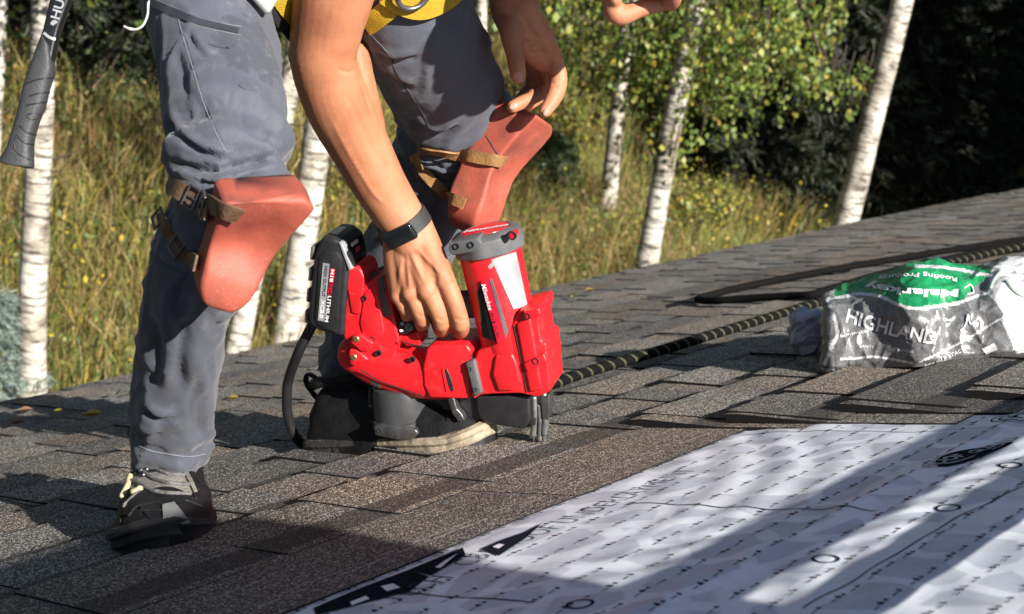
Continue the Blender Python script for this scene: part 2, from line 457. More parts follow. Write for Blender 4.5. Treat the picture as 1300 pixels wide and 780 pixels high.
def mem_mat():
    m, n, l, b = newmat('woven_underlayment')
    uv = N(n, 'ShaderNodeUVMap')
    wn = N(n, 'ShaderNodeTexNoise', Scale=7.0, Detail=2.0); l.new(uv.outputs[0], wn.inputs['Vector'])
    sc = N(n, 'ShaderNodeVectorMath', operation='MULTIPLY_ADD'); l.new(wn.outputs['Color'], sc.inputs[0])
    sc.inputs[1].default_value = (0.06, 0.03, 0); l.new(uv.outputs[0], sc.inputs[2])
    mp = N(n, 'ShaderNodeMapping'); mp.inputs['Scale'].default_value = (11, 15, 1); l.new(sc.outputs[0], mp.inputs['Vector'])
    vo = N(n, 'ShaderNodeTexVoronoi', feature='DISTANCE_TO_EDGE', Scale=1.0); vo.inputs['Randomness'].default_value = 0.75; l.new(mp.outputs[0], vo.inputs['Vector'])
    r = ramp(n, [(0.09, (0.79, 0.83, 0.90)), (0.13, (0.57, 0.61, 0.69))]); l.new(vo.outputs['Distance'], r.inputs['Fac'])
    dn = N(n, 'ShaderNodeTexNoise', Scale=14.0, Detail=8.0, Roughness=0.7); l.new(uv.outputs[0], dn.inputs['Vector'])
    dr = ramp(n, [(0.35, (0.80, 0.79, 0.77)), (0.62, (1, 1, 1))]); l.new(dn.outputs['Fac'], dr.inputs['Fac'])
    c = mixrgb(n, l, 1.0, r.outputs['Color'], dr.outputs['Color'], 'MULTIPLY')
    l.new(c, b.inputs['Base Color']); b.inputs['Roughness'].default_value = 0.62
    sx = N(n, 'ShaderNodeTexWave', wave_type='BANDS', bands_direction='X', Scale=260.0); l.new(uv.outputs[0], sx.inputs['Vector'])
    sy = N(n, 'ShaderNodeTexWave', wave_type='BANDS', bands_direction='Y', Scale=260.0); l.new(uv.outputs[0], sy.inputs['Vector'])
    ad = N(n, 'ShaderNodeMath', operation='ADD'); l.new(sx.outputs['Fac'], ad.inputs[0]); l.new(sy.outputs['Fac'], ad.inputs[1])
    bp = N(n, 'ShaderNodeBump', Strength=0.2, Distance=0.0004); l.new(ad.outputs[0], bp.inputs['Height']); l.new(bp.outputs[0], b.inputs['Normal'])
    return m
mem = mk('roof_underlayment', pts.reshape(-1, 3), Fq, mem_mat(), loc=R(1.2, .7, 0), uv=np.stack([UU.ravel(), VV.ravel()], 1))
tag(mem, 'wrinkled white woven underlayment sheet with printed reptile-scale pattern beside the shingles', 'underlayment')
M_INK = simple('black_print', (0.016, 0.018, 0.024), 0.7, spec=0.0)
M_INKT = simple('faded_black_print', (0.06, 0.065, 0.08), 0.7, spec=0.0)
M_INKG = simple('grey_print', (0.30, 0.31, 0.33), 0.6)
def on_mem(u, v, e=0.0007): return R(u, v, float(mem_h(np.float64(u), np.float64(v))) + e)
def mem_poly(parts2d, name, mat, e=0.0007, kind=None):
    vs, fs = join([(np.array([on_mem(a, b, e) for a, b in v2]), f) for v2, f in parts2d])
    o = mk(name, vs, fs, mat, mem, smooth=False); 
    if kind: tag(o, kind=kind)
    return o
def ring2d(cu, cv, ru, rv, wd, n=30):
    t = np.linspace(0, 2 * math.pi, n, endpoint=False)
    V = [(cu + ru * math.cos(a), cv + rv * math.sin(a)) for a in t] + [(cu + (ru - wd) * math.cos(a), cv + (rv - wd) * math.sin(a)) for a in t]
    return V, [(i, (i + 1) % n, n + (i + 1) % n, n + i) for i in range(n)]
def line2d(pts, wd):
    p = resample(pts, 60); T = np.gradient(p, axis=0); T /= np.linalg.norm(T, axis=1)[:, None]
    nn = np.stack([-T[:, 1], T[:, 0]], 1) * wd / 2
    V = np.vstack([p + nn, p - nn]); k = len(p)
    return V, [(i, i + 1, k + i + 1, k + i) for i in range(k - 1)]
# rows of little printed triangles along the roll
tri = []; rg = random.Random(3)
for iv, v in enumerate(np.arange(0.36, 1.05, 0.043)):
    u = 0.75 + (iv % 3) * 0.013
    while u < 1.95:
        ph = int(u / 0.034)
        for du, hs in (((0, 1.0), (0.009, 0.75)) if ph % 2 else ((0, 0.8),)):
            a = u + du; s = 0.0058 * hs
            tri.append((np.array([(a, v), (a + s * 1.15, v), (a + s * 0.8, v + s), (a + s * 0.5, v + s)])[[0, 1, 2, 3]], [(0, 1, 2, 3)]))
        tri.append((np.array([(u - 0.012, v), (u - 0.003, v), (u - 0.003, v + 0.0012), (u - 0.012, v + 0.0012)]), [(0, 1, 2, 3)]))
        u += 0.034
mem_poly(tri, 'printed_triangle_marks', M_INK, kind='stuff')
for px, py in ((1049, 717), (1204, 650), (1283, 596), (737, 773)):
    u, v = roof_uv(px, py); mem_poly([ring2d(u, v, 0.0125, 0.0125, 0.0028)], 'printed_ring', M_INK)
for pl, wd in (([(800, 642), (880, 646), (960, 651), (1040, 653), (1112, 654)], 0.0022), ([(1020, 780), (1110, 728), (1200, 672), (1300, 622)], 0.0016),
               ([(470, 752), (530, 758), (600, 764), (680, 770)], 0.0022), ([(930, 556), (1040, 552), (1160, 553), (1240, 548)], 0.0016)):
    mem_poly([line2d([roof_uv(*q) for q in pl], wd)], 'printed_line', M_INK)
# lettering along the roll, read up the picture
def mem_text(s, px, py, size, mat, stretch=1.0, bold=0.0, name='printed_lettering', ang=0.0):
    v, f = text_mesh(s, size, bold, sub=0.02); u0, v0 = roof_uv(px, py)
    ca, sa = math.cos(ang), math.sin(ang)
    mem_poly([([(u0 + (a * ca - b * sa) * stretch, v0 + (a * sa + b * ca)) for a, b, _ in v], f)], name, mat)
mem_text('C&F ROOF UNDERLAYMENT', 745, 655, 0.040, M_INKT, 0.84, -0.0009)
mem_text('TECH', 530, 752, 0.040, M_INKT, 0.84, -0.0007)
u, v = roof_uv(1290, 537)
mem_poly([ring2d(u, v, 0.030, 0.030, 0.002), ring2d(u, v, 0.021, 0.021, 0.003)], 'printed_emblem', M_INK)
mem_text('F', 1292, 537, 0.03, M_INK)
# black leaf-shaped maker's mark
uA, vA = roof_uv(1192, 600); uB, vB = roof_uv(1288, 566)
def leaf2d(k, e=0):
    n = 26; V = []
    for sgn in (1, -1):
        for i in range(n):
            t = i / (n - 1)
            if sgn < 0: t = 1 - t
            wdt = 0.018 * k * (math.sin(math.pi * min(max(t, 0), 1) ** 0.8)) ** 0.75
            tt = 0.5 + (t - 0.5) * (k ** 0.4)
            V.append((uA + (uB - uA) * tt, vA + (vB - vA) * tt + sgn * wdt + 0.006 * math.sin(3 * tt)))
    return V, [(i, i + 1, 2 * n - 2 - i, 2 * n - 1 - i) for i in range(n - 1)]
mem_poly([leaf2d(1.0)], 'printed_emblem', M_INK, 0.0009)
o = mem_poly([leaf2d(0.62)], 'printed_emblem', M_INKG, 0.0014)
mem_poly([leaf2d(0.52)], 'printed_emblem', M_INK, 0.0019)
v, f = text_mesh('ROOF  GUARD', 0.017, 0.0004, sub=0.02)
dd = nrm([uB - uA, vB - vA, 0])[:2]; pc = ((uA + uB) / 2, (vA + vB) / 2 + 0.006)
mem_poly([([(pc[0] + a * dd[0] * 1.5 - b * -dd[1] * 0, pc[1] + a * dd[1] * 1.5 + b) for a, b, _ in v], [q[::-1] for q in f])], 'printed_lettering', M_INKG, 0.0024)
# bold black block print half tucked under the shingles
blk = []
def quad_px(pts): return (np.array([roof_uv(*q) for q in pts]), [tuple(range(len(pts)))])
for q in ([(398, 776), (455, 752), (470, 768), (430, 779), (402, 786)], [(455, 752), (520, 727), (545, 738), (520, 757), (470, 768)],
          [(520, 727), (588, 700), (592, 710), (548, 736)], [(612, 702), (640, 690), (668, 680), (690, 668), (668, 688), (634, 711)]):
    blk.append(quad_px(q))
for q in blk: mem_poly([q], 'printed_block', M_INK, 0.0012)
M_WHT = simple('white_print', (0.78, 0.79, 0.81), 0.6)
for q in ([(484, 750), (500, 747), (509, 753), (492, 757)], [(626, 701), (634, 697), (641, 698), (634, 703)], [(445, 770), (465, 762), (470, 766), (448, 775)], [(553, 727), (566, 718), (582, 709), (560, 728)]):
    mem_poly([quad_px(q)], 'printed_block_detail', M_WHT, 0.0022)

# ---- the house under the roof
WALLM = simple('house_siding', (0.22, 0.19, 0.15), 0.7, bump=0.3, bscale=40)
hw = root('house_wall', (5, 2.2, -4.2), 'brown sided house wall under the eave', 'wall')
for i in range(12):
    z = -1.62 - 0.2 * i
    V, Fc = boxv((2.9, 2.35, z), (7.6, 0, 0), (0, 0.012, 0.004), (0, 0, 0.104)); mk('siding_board', V, Fc, WALLM, hw, smooth=False)

# ---- ground beyond the eave: a grassy bank climbing away
def ground_z(x, y):
    x = np.asarray(x, float); y = np.asarray(y, float)
    base = -3.5 + 0.20 * np.clip(y - 3, 0, 60) - 0.0015 * np.clip(y - 3, 0, 40) ** 2
    return base + 0.16 * np.sin(0.7 * x + 0.4 * y) + 0.10 * np.sin(1.9 * y - 0.9 * x + 1) + 0.06 * np.sin(3.1 * x + 2.3 * y)
def ground_hit(px, py):
    d = pixdir(px, py); lo, hi = 3.0, 120.0
    f = lambda t: (CAMPOS + d * t)[2] - float(ground_z(*(CAMPOS + d * t)[:2]))
    t = 3.0
    while t < 120 and f(t) > 0: t += 0.15
    return CAMPOS + d * t
gx = np.concatenate([np.linspace(-150, -14, 18)[:-1], np.linspace(-14, 45, 150)[:-1], np.linspace(45, 220, 20)])
gy = np.concatenate([np.linspace(-150, 0, 16)[:-1], np.linspace(0, 40, 110)[:-1], np.linspace(40, 260, 24)])
GX, GY = np.meshgrid(gx, gy, indexing='ij'); GZ = ground_z(GX, GY)
idx = np.arange(GX.size).reshape(GX.shape)
Fg = np.stack([idx[:-1, :-1], idx[1:, :-1], idx[1:, 1:], idx[:-1, 1:]], -1).reshape(-1, 4)
def soil_mat():
    m, n, l, b = newmat('bank_soil')
    tc = N(n, 'ShaderNodeTexCoord')
    a = N(n, 'ShaderNodeTexNoise', Scale=0.9, Detail=8.0, Roughness=0.7); l.new(tc.outputs['Object'], a.inputs['Vector'])
    r = ramp(n, [(0.3, (0.035, 0.040, 0.015)), (0.5, (0.09, 0.085, 0.03)), (0.7, (0.16, 0.12, 0.05))]); l.new(a.outputs['Fac'], r.inputs['Fac'])
    l.new(r.outputs['Color'], b.inputs['Base Color']); b.inputs['Roughness'].default_value = 0.95
    c = N(n, 'ShaderNodeTexNoise', Scale=30.0, Detail=6.0); l.new(tc.outputs['Object'], c.inputs['Vector'])
    bp = N(n, 'ShaderNodeBump', Strength=1.0, Distance=0.05); l.new(c.outputs['Fac'], bp.inputs['Height']); l.new(bp.outputs[0], b.inputs['Normal'])
    return m
tag(mk('ground', np.stack([GX, GY, GZ], -1).reshape(-1, 3), Fg, soil_mat()), kind='structure')
M_LEAF = leafmat('foliage'); M_NEEDLE = leafmat('needles', trans=0.15, rough=0.6)

# ---- foliage primitives (numpy): every leaf a small folded quad
def leaves(C, size, tint, rg, droop=0.5, aspect=0.62):
    """C (n,3) centres -> verts, faces, colours"""
    n = len(C); C = np.asarray(C)
    d = rg.normal(size=(n, 3)); d[:, 2] -= droop * 2; d /= np.linalg.norm(d, axis=1)[:, None]
    s = rg.normal(size=(n, 3)); s -= (s * d).sum(1)[:, None] * d; s /= np.linalg.norm(s, axis=1)[:, None]
    nn = np.cross(d, s); sz = (np.asarray(size) * rg.uniform(0.65, 1.3, n))[:, None]
    a = C - d * sz * 0.5; c = C + d * sz * 0.5
    b = C + s * sz * aspect / 2 + nn * sz * 0.10 - d * sz * .08; e = C - s * sz * aspect / 2 + nn * sz * 0.10 - d * sz * .08
    V = np.stack([a, b, c, e], 1).reshape(-1, 3)
    F4 = np.arange(n * 4).reshape(n, 4)
    Fc = np.concatenate([F4[:, [0, 1, 2]], F4[:, [0, 2, 3]]])
    return V, Fc, np.repeat(tint, 4, 0)
def blades(B, h, wd, tint, rg, lean=0.35):
    n = len(B); az = rg.uniform(0, 2 * math.pi, n)
    side = np.stack([np.cos(az), np.sin(az), 0 * az], 1); ln = rg.normal(size=(n, 2)) * lean
    hh = h[:, None]
    mid = B + np.concatenate([ln * hh * 0.25, hh * 0.6], 1); tip = B + np.concatenate([ln * hh, hh * (1 - 0.25 * (ln ** 2).sum(1)[:, None])], 1)
    wv = side * wd[:, None]
    V = np.stack([B - wv / 2, B + wv / 2, mid - wv * 0.4, mid + wv * 0.4, tip], 1).reshape(-1, 3)
    k = np.arange(n)[:, None] * 5
    Fc = np.concatenate([k + [0, 1, 3], k + [0, 3, 2], k + [2, 3, 4]])
    return V, Fc, np.repeat(tint, 5, 0)
def tri_obj(name, V, Fc, col, mat, parent=None, loc=None):
    me = bpy.data.meshes.new(name); base = rootloc(parent) if parent is not None else (np.array(loc) if loc is not None else np.zeros(3))
    V = np.asarray(V) - base; n = len(Fc)
    me.vertices.add(len(V)); me.vertices.foreach_set('co', V.astype(np.float32).ravel())
    me.loops.add(n * 3); me.loops.foreach_set('vertex_index', np.asarray(Fc, np.int32).ravel())
    me.polygons.add(n); me.polygons.foreach_set('loop_start', np.arange(0, n * 3, 3, dtype=np.int32)); me.polygons.foreach_set('loop_total', np.full(n, 3, np.int32))
    a = me.color_attributes.new('tint', 'FLOAT_COLOR', 'POINT'); cc = np.ones((len(V), 4), np.float32); cc[:, :3] = col; a.data.foreach_set('color', cc.ravel())
    me.materials.append(mat); me.update(); me.validate()
    o = bpy.data.objects.new(name, me); COL.objects.link(o)
    if parent is not None: o.parent = parent
    elif loc is not None: o.location = Vector(loc)
    return o
def pick(rg, n, cols, wts, jit=0.25):
    c = np.array(cols)[rg.choice(len(cols), n, p=np.array(wts) / sum(wts))]
    return np.clip(c * rg.uniform(1 - jit, 1 + jit, (n, 1)) * rg.uniform(0.92, 1.08, (n, 3)), 0.004, 0.9)
STRAW, OLIVE, GREEN, RUST, YEL = (0.36, 0.275, 0.11), (0.18, 0.195, 0.045), (0.07, 0.12, 0.03), (0.22, 0.11, 0.05), (0.50, 0.38, 0.04)

def in_view(Pw, m=180):
    q = (Pw - CAMPOS) @ BAS; z = q[:, 2]
    x = 650 + FPX * q[:, 0] / z; y = 390 + FPX * q[:, 1] / z
    return (z > 1) & (x > -m) & (x < 1300 + m) & (y > -m) & (y < 780 + m)
# ---- grass over the bank
rg = np.random.default_rng(11)
def scatter(n, x0=-6, x1=38, y0=3.2, y1=30, near=9.0):
    out = []
    tot = 0
    while tot < n:
        x = rg.uniform(x0, x1, 200000); y = rg.uniform(y0, y1, 200000); p = np.stack([x, y, ground_z(x, y)], 1)
        d = np.linalg.norm(p - CAMPOS, axis=1)
        k = in_view(p) & (rg.uniform(0, 1, len(x)) < np.minimum(1, (near / d) ** 1.6))
        out.append(p[k]); tot += k.sum()
    return np.concatenate(out)[:n]
B = scatter(195000)
cl = 0.5 + 0.5 * np.sin(1.1 * B[:, 0] + 2.0 * np.sin(0.9 * B[:, 1])) * np.sin(1.3 * B[:, 1] + 0.7 * B[:, 0])
wet = rg.uniform(0, 1, len(B)) * 0.5 + cl * 0.5
tint = np.where((wet > 0.56)[:, None], pick(rg, len(B), [STRAW, OLIVE, RUST], [5, 2.4, 2.0]), pick(rg, len(B), [OLIVE, GREEN, STRAW, YEL], [5, 3, 2.4, .5]))
V, Fc, cc = blades(B, rg.uniform(0.16, 0.5, len(B)) * (0.7 + 0.6 * cl), rg.uniform(0.004, 0.010, len(B)), tint, rg)
tag(tri_obj('grass', V, Fc, cc, M_LEAF), 'tall dry autumn grass covering the bank beyond the eave', 'grass', kind='stuff')
# ---- low broad-leaved undergrowth between the grass
B = scatter(9000); C = []; tt = []
for k in range(5):
    C.append(B + np.stack([rg.normal(0, 0.05, len(B)), rg.normal(0, 0.05, len(B)), rg.uniform(0.06, 0.5, len(B))], 1))
C = np.concatenate(C); patch = np.sin(0.8 * C[:, 0] - 1.4 * C[:, 1]) > 0.1
tint = np.where(patch[:, None], pick(rg, len(C), [OLIVE, GREEN, YEL], [4, 3, 1.6]), pick(rg, len(C), [GREEN, RUST, STRAW, YEL], [4, 2, 2, 0.7]))
V, Fc, cc = leaves(C, np.full(len(C), 0.038), tint, rg, 0.2, 0.6)
tag(tri_obj('undergrowth', V, Fc, cc, M_LEAF), 'mixed yellowing weeds and seedlings in the grass', 'undergrowth', kind='stuff')
# ================================================================== TREES AND SHRUBS
def bark_mat():
    m, n, l, b = newmat('birch_bark')
    tc = N(n, 'ShaderNodeTexCoord'); oi = N(n, 'ShaderNodeObjectInfo')
    of = N(n, 'ShaderNodeVectorMath', operation='ADD'); l.new(tc.outputs['Object'], of.inputs[0]); l.new(oi.outputs['Location'], of.inputs[1])
    def nz(scale, detail=4.0):
        mp = N(n, 'ShaderNodeMapping'); mp.inputs['Scale'].default_value = scale; l.new(of.outputs[0], mp.inputs['Vector'])
        x = N(n, 'ShaderNodeTexNoise', Scale=1.0, Detail=detail, Roughness=0.65); l.new(mp.outputs[0], x.inputs['Vector']); return x
    a = nz((7, 7, 42)); ra = ramp(n, [(0.38, (0.02, 0.02, 0.02)), (0.50, (1, 1, 1))]); l.new(a.outputs['Fac'], ra.inputs['Fac'])
    d = nz((2.2, 2.2, 3.0), 6); rd = ramp(n, [(0.34, (0.16, 0.13, 0.10)), (0.47, (0.42, 0.38, 0.32)), (0.62, (0.62, 0.59, 0.53))]); l.new(d.outputs['Fac'], rd.inputs['Fac'])
    e = nz((16, 16, 20), 5); re_ = ramp(n, [(0.33, (0.25, 0.24, 0.22)), (0.5, (1, 1, 1))]); l.new(e.outputs['Fac'], re_.inputs['Fac'])
    c = mixrgb(n, l, 0.85, rd.outputs['Color'], ra.outputs['Color'], 'MULTIPLY')
    c = mixrgb(n, l, 0.6, c, re_.outputs['Color'], 'MULTIPLY')
    l.new(c, b.inputs['Base Color']); b.inputs['Roughness'].default_value = 0.75
    bp = N(n, 'ShaderNodeBump', Strength=0.7, Distance=0.01); l.new(a.outputs['Fac'], bp.inputs['Height']); l.new(bp.outputs[0], b.inputs['Normal'])
    return m
M_BARK = bark_mat()
M_TWIG = simple('dark_twig', (0.05, 0.035, 0.025), 0.8, bump=0.4)
M_DARKBARK = simple('spruce_bark', (0.045, 0.036, 0.028), 0.9, var=0.4, vscale=12, bump=0.8, bscale=40)
BIRCHC = [(0.17, 0.23, 0.04), (0.11, 0.17, 0.035), (0.27, 0.27, 0.05), (0.45, 0.33, 0.05)]
BIRCHW = [4, 4, 2.2, 0.35]
UP = np.array([0, 0, 1.0])

def upright_dir(p0, p1):
    m = nrm(np.cross(pixdir(*p0), pixdir(*p1))); d = UP - UP.dot(m) * m; return nrm(d)
def birch(p0, p1, dia, height, label, crown=(3.2, 1.7, 3000), strands=None, seed=0, depth_px=None, bend=0.0):
    rg = np.random.default_rng(50 + seed)
    base = ground_hit(*p0); d = upright_dir(p0, p1)
    t = root('birch_tree', base, label, 'tree', 'birch trees on the bank')
    side = nrm(np.cross(d, [0.3, 1, 0.1]))
    pts = []; rad = []
    for i in range(15):
        s = i / 14
        pts.append(base - d * 0.15 + d * s * height + side * (0.05 * math.sin(5 * s * math.pi + seed) * s * 2 + bend * s * s) + np.cross(d, side) * 0.04 * math.sin(7 * s + seed))
        rad.append(dia / 2 * (1.12 - 1.0 * s ** 0.9) + 0.012 + (0.25 * dia * math.exp(-s * 40)))
    V, Fc = tube(pts, rad, 90, 14)
    Nn = vnormals(V, Fc); V = V + Nn * (vnoise(V, 14, seed) * dia * 0.05)[:, None]
    mk('trunk', V, Fc, M_BARK, t)
    pts = np.array(pts)
    # limbs
    parts = []; tips = []
    nl = 16
    for i in range(nl):
        s = rg.uniform(crown[0] / height * 0.8, 0.97); k = s * 14; i0 = int(k); b0 = pts[i0] + (pts[min(i0 + 1, 14)] - pts[i0]) * (k - i0)
        az = rg.uniform(0, 2 * math.pi); L = crown[1] * rg.uniform(0.6, 1.1) * (1.15 - 0.6 * s)
        out = np.array([math.cos(az), math.sin(az), 0])
        p = [b0, b0 + out * L * 0.35 + UP * L * 0.35, b0 + out * L * 0.7 + UP * L * 0.5, b0 + out * L + UP * L * 0.35]
        parts.append(tube(p, [0.03, 0.02, 0.012, 0.005], 8, 5)); tips += [p[1], p[2], p[3], (p[2] + p[3]) / 2]
    C = []
    n = crown[2]; tips = np.array(tips)
    ns = max(n // 28, 1)
    for q in range(ns):
        c0 = tips[rg.integers(len(tips))] + rg.normal(0, 0.28, 3)
        L = rg.uniform(0.3, 1.0); m = 28; s = np.sort(rg.uniform(0, 1, m))
        sw = rg.normal(0, 0.2, 2)
        C.append(c0 + np.stack([sw[0] * s * L + rg.normal(0, 0.035, m), sw[1] * s * L + rg.normal(0, 0.035, m), -s * L], 1))
    # low hanging sprays seen in the picture, at this tree's own distance
    z0 = to_pix(base)[2]
    if strands:
        for (xa, xb, ya, yb, cnt, lo, hi) in strands:
            for q in range(cnt):
                px = rg.uniform(xa, xb); py = rg.uniform(ya, yb); z = z0 + rg.uniform(-1.1, 0.9)
                c0 = P(px, py, z); L = rg.uniform(lo, hi) * z / FPX; m = max(int(L / 0.02), 5)
                s = np.sort(rg.uniform(0, 1, m)); sw = rg.normal(0, 0.16, 2)
                pt = c0 + np.stack([sw[0] * s * L, sw[1] * s * L, -s * L], 1)
                if q % 2 == 0: parts.append(tube([c0 + [0, 0, .12], c0 + (pt[-1] - c0) * 0.5, pt[-1]], [0.006, 0.004, 0.002], 5, 4))
                C.append(pt + rg.normal(0, 0.03, (m, 3)))
            # the drooping branch that carries them, back to the trunk
            for q in range(max(cnt // 14, 1)):
                c0 = P(rg.uniform(xa, xb), ya + (yb - ya) * rg.uniform(0, .5), z0 + rg.uniform(-.6, .5)); hb = base + d * ((c0 - base).dot(d) + 0.7)
                parts.append(tube([hb, hb * 0.6 + c0 * 0.4 + [0, 0, .35], c0 + [0, 0, 0.12], c0 - [0, 0, .1]], [0.028, 0.018, 0.01, 0.004], 14, 5))
    for i in range(9):
        s = rg.uniform(0.02, 0.35); k = s * 14; i0 = int(k); b0 = pts[i0] + (pts[i0 + 1] - pts[i0]) * (k - i0); az = rg.uniform(0, 6.28); o_ = np.array([math.cos(az), math.sin(az), rg.uniform(-.2, .5)]); L = dia * 0.5 + rg.uniform(.03, .16)
        parts.append(tube([b0, b0 + o_ * L * .6, b0 + o_ * L + UP * .02], [.008, .005, .002], 5, 5))
    V, Fc = join(parts); tag(mk('branches', V, Fc, M_TWIG, t), kind='stuff')
    C = np.concatenate(C)
    V, Fc, cc = leaves(C, np.full(len(C), 0.046), pick(rg, len(C), BIRCHC, BIRCHW), rg, 0.7, 0.8)
    tag(tri_obj('crown', V, Fc, cc, M_LEAF, t), kind='stuff')
    return t
birch((36, 560), (48, 0), 0.105, 9, 'grey barked birch behind the hanging hammer, beside a blue-green spruce sapling', (3.3, 1.7, 8000), seed=1)
birch((283, 520), (365, 110), 0.095, 9, 'slim leaning birch behind the worker\'s red knee pad and thigh', (3.3, 1.7, 8000), seed=2)
birch((355, 500), (405, 170), 0.135, 10, 'mottled birch trunk behind the black battery of the nailer', (3.3, 1.7, 8000), seed=3)
birch((609, 260), (617, 0), 0.065, 8, 'thin white birch farther up the bank behind the bent forearm', (3.0, 1.4, 3500), seed=4)
birch((770, 303), (795, 50), 0.115, 9, 'speckled white birch whose foot shows in the grass', (2.6, 1.6, 4500),
      [(700, 770, -60, 60, 40, 40, 150), (780, 860, -60, 60, 45, 40, 140)], seed=5)
birch((808, 410), (873, 30), 0.125, 10, 'white birch with low drooping leafy sprays at the eave', (3.0, 1.8, 5200),
      [(800, 900, -60, 40, 50, 50, 150), (880, 970, -80, 60, 95, 60, 160), (955, 1015, -60, 40, 34, 60, 170), (1000, 1075, -70, 30, 40, 30, 110), (1015, 1105, 78, 96, 26, 20, 60), (840, 900, 150, 200, 10, 20, 50)], seed=6, bend=-0.1)
birch((1050, 365), (1140, 0), 0.19, 11, 'smooth cream birch leaning beside dark spruce shade', (4.2, 2.0, 6000), seed=7)
birch((-30, 420), (-10, 0), 0.11, 9, 'birch left of the hanging hammer, out on the bank', (3.2, 1.8, 4200), seed=8)

def spruce(p0, height, width, label, seed, n=2600, low=0.06, col=((0.016, 0.028, 0.011), (0.030, 0.046, 0.018)), name='spruce_tree', group='spruces behind the birches', base=None, ns=0.055, wdt=0.09):
    rg = np.random.default_rng(200 + seed)
    if base is None: base = ground_hit(*p0)
    t = root(name, base, label, 'tree', group)
    V, Fc = tube([base - UP * 0.1, base + UP * height * 0.5, base + UP * height], [width * 0.07, width * 0.045, 0.006], 16, 8); mk('trunk', V, Fc, M_DARKBARK, t)
    nb = int(26 + height * 14); Bv = []; Tt = []; Wd = []; parts = []
    for i in range(nb):
        s = low + (1 - low) * (i / nb) ** 0.9; L = width * (1 - s) ** 0.8 * rg.uniform(0.75, 1.1) + 0.06
        az = i * 2.399 + rg.normal(0, 0.2); out = np.array([math.cos(az), math.sin(az), 0]); b0 = base + UP * height * s
        p = resample([b0, b0 + out * L * 0.5 - UP * L * 0.10, b0 + out * L - UP * L * 0.18], 9)
        parts.append(tube(p[::2], np.linspace(0.012, 0.003, 5), 0, 4, caps=False))
        m = max(int(n / nb), 6); f = rg.uniform(0.08, 1, m); q = p[np.minimum((f * 8).astype(int), 8)]
        sd = np.cross(out, UP); l2 = (L * 0.42 * (1.1 - f) + 0.04)
        sg = rg.choice([-1, 1], m)[:, None]
        e = q + (out * 0.7 + sd * sg * 0.9) * l2[:, None] - UP * (l2 * rg.uniform(0.0, 0.5, m))[:, None] + rg.normal(0, 0.015, (m, 3))
        Bv.append(q); Tt.append(e)
    Bv = np.concatenate(Bv); Tt = np.concatenate(Tt); m = len(Bv)
    k = 5; f = np.tile(np.linspace(0.1, 0.95, k), m)[:, None]
    A = np.repeat(Bv, k, 0); E = np.repeat(Tt, k, 0); C = A + (E - A) * f
    dv = (E - A); dv /= np.linalg.norm(dv, axis=1)[:, None] + 1e-9
    r = rg.normal(size=C.shape); r -= (r * dv).sum(1)[:, None] * dv * 0.5; r /= np.linalg.norm(r, axis=1)[:, None]
    tip = C + (dv * 0.7 + r * 0.75) * ns * rg.uniform(0.7, 1.3, (len(C), 1)); tip2 = C + (dv * 0.7 - r * 0.75) * ns
    wv = (np.cross(dv, r) * 0.75 + r * .5) * ns * wdt
    V = np.stack([C - wv, C + wv, tip, C - wv, C + wv, tip2], 1).reshape(-1, 3); Fc = np.arange(len(V)).reshape(-1, 3)
    cc = np.repeat(pick(rg, len(C), list(col), [1, 1]), 6, 0)
    V2, F2 = join(parts); tag(mk('branches', V2, F2, M_DARKBARK, t), kind='stuff')
    tag(tri_obj('needles', V, Fc, cc, M_NEEDLE, t), kind='stuff')
    return t
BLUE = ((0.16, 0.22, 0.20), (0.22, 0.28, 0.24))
spruce((-22, 565), 0.80, 0.36, 'small blue-green spruce sapling at the foot of the grey barked birch', 1, 1500, 0.03, BLUE, 'spruce_sapling', None, ns=0.05)
spruce((690, 275), 0.75, 0.38, 'dark green spruce seedling in dry grass below the worker\'s free hand', 2, 800, 0.03, ((0.06, 0.10, 0.04), (0.09, 0.13, 0.05)), 'spruce_sapling', None)
SP = [((1180, 190), 6.5, 1.6), ((1275, 165), 7.0, 1.7), ((1010, 150), 7.0, 1.6), ((930, 110), 7.0, 1.6), ((1120, 120), 8, 1.8), ((1230, 90), 8, 1.8), ((1345, 130), 8, 2.0), ((1060, 70), 8, 1.9), ((860, 60), 8, 1.8),
      ((160, 40), 7, 1.6), ((90, 20), 7, 1.6), ((230, 20), 7, 1.7), ((430, 30), 7, 1.7), ((580, 40), 7, 1.7), ((690, 20), 7, 1.6), ((0, 5), 7, 1.7), ((330, 10), 7, 1.6), ((780, 30), 7, 1.6)]
for i, (p0, h, wd) in enumerate(SP):
    spruce(p0, h, wd, 'tall dark spruce in the shaded wood behind the birches', 10 + i, 2700, 0.03, ns=0.15, wdt=0.18)

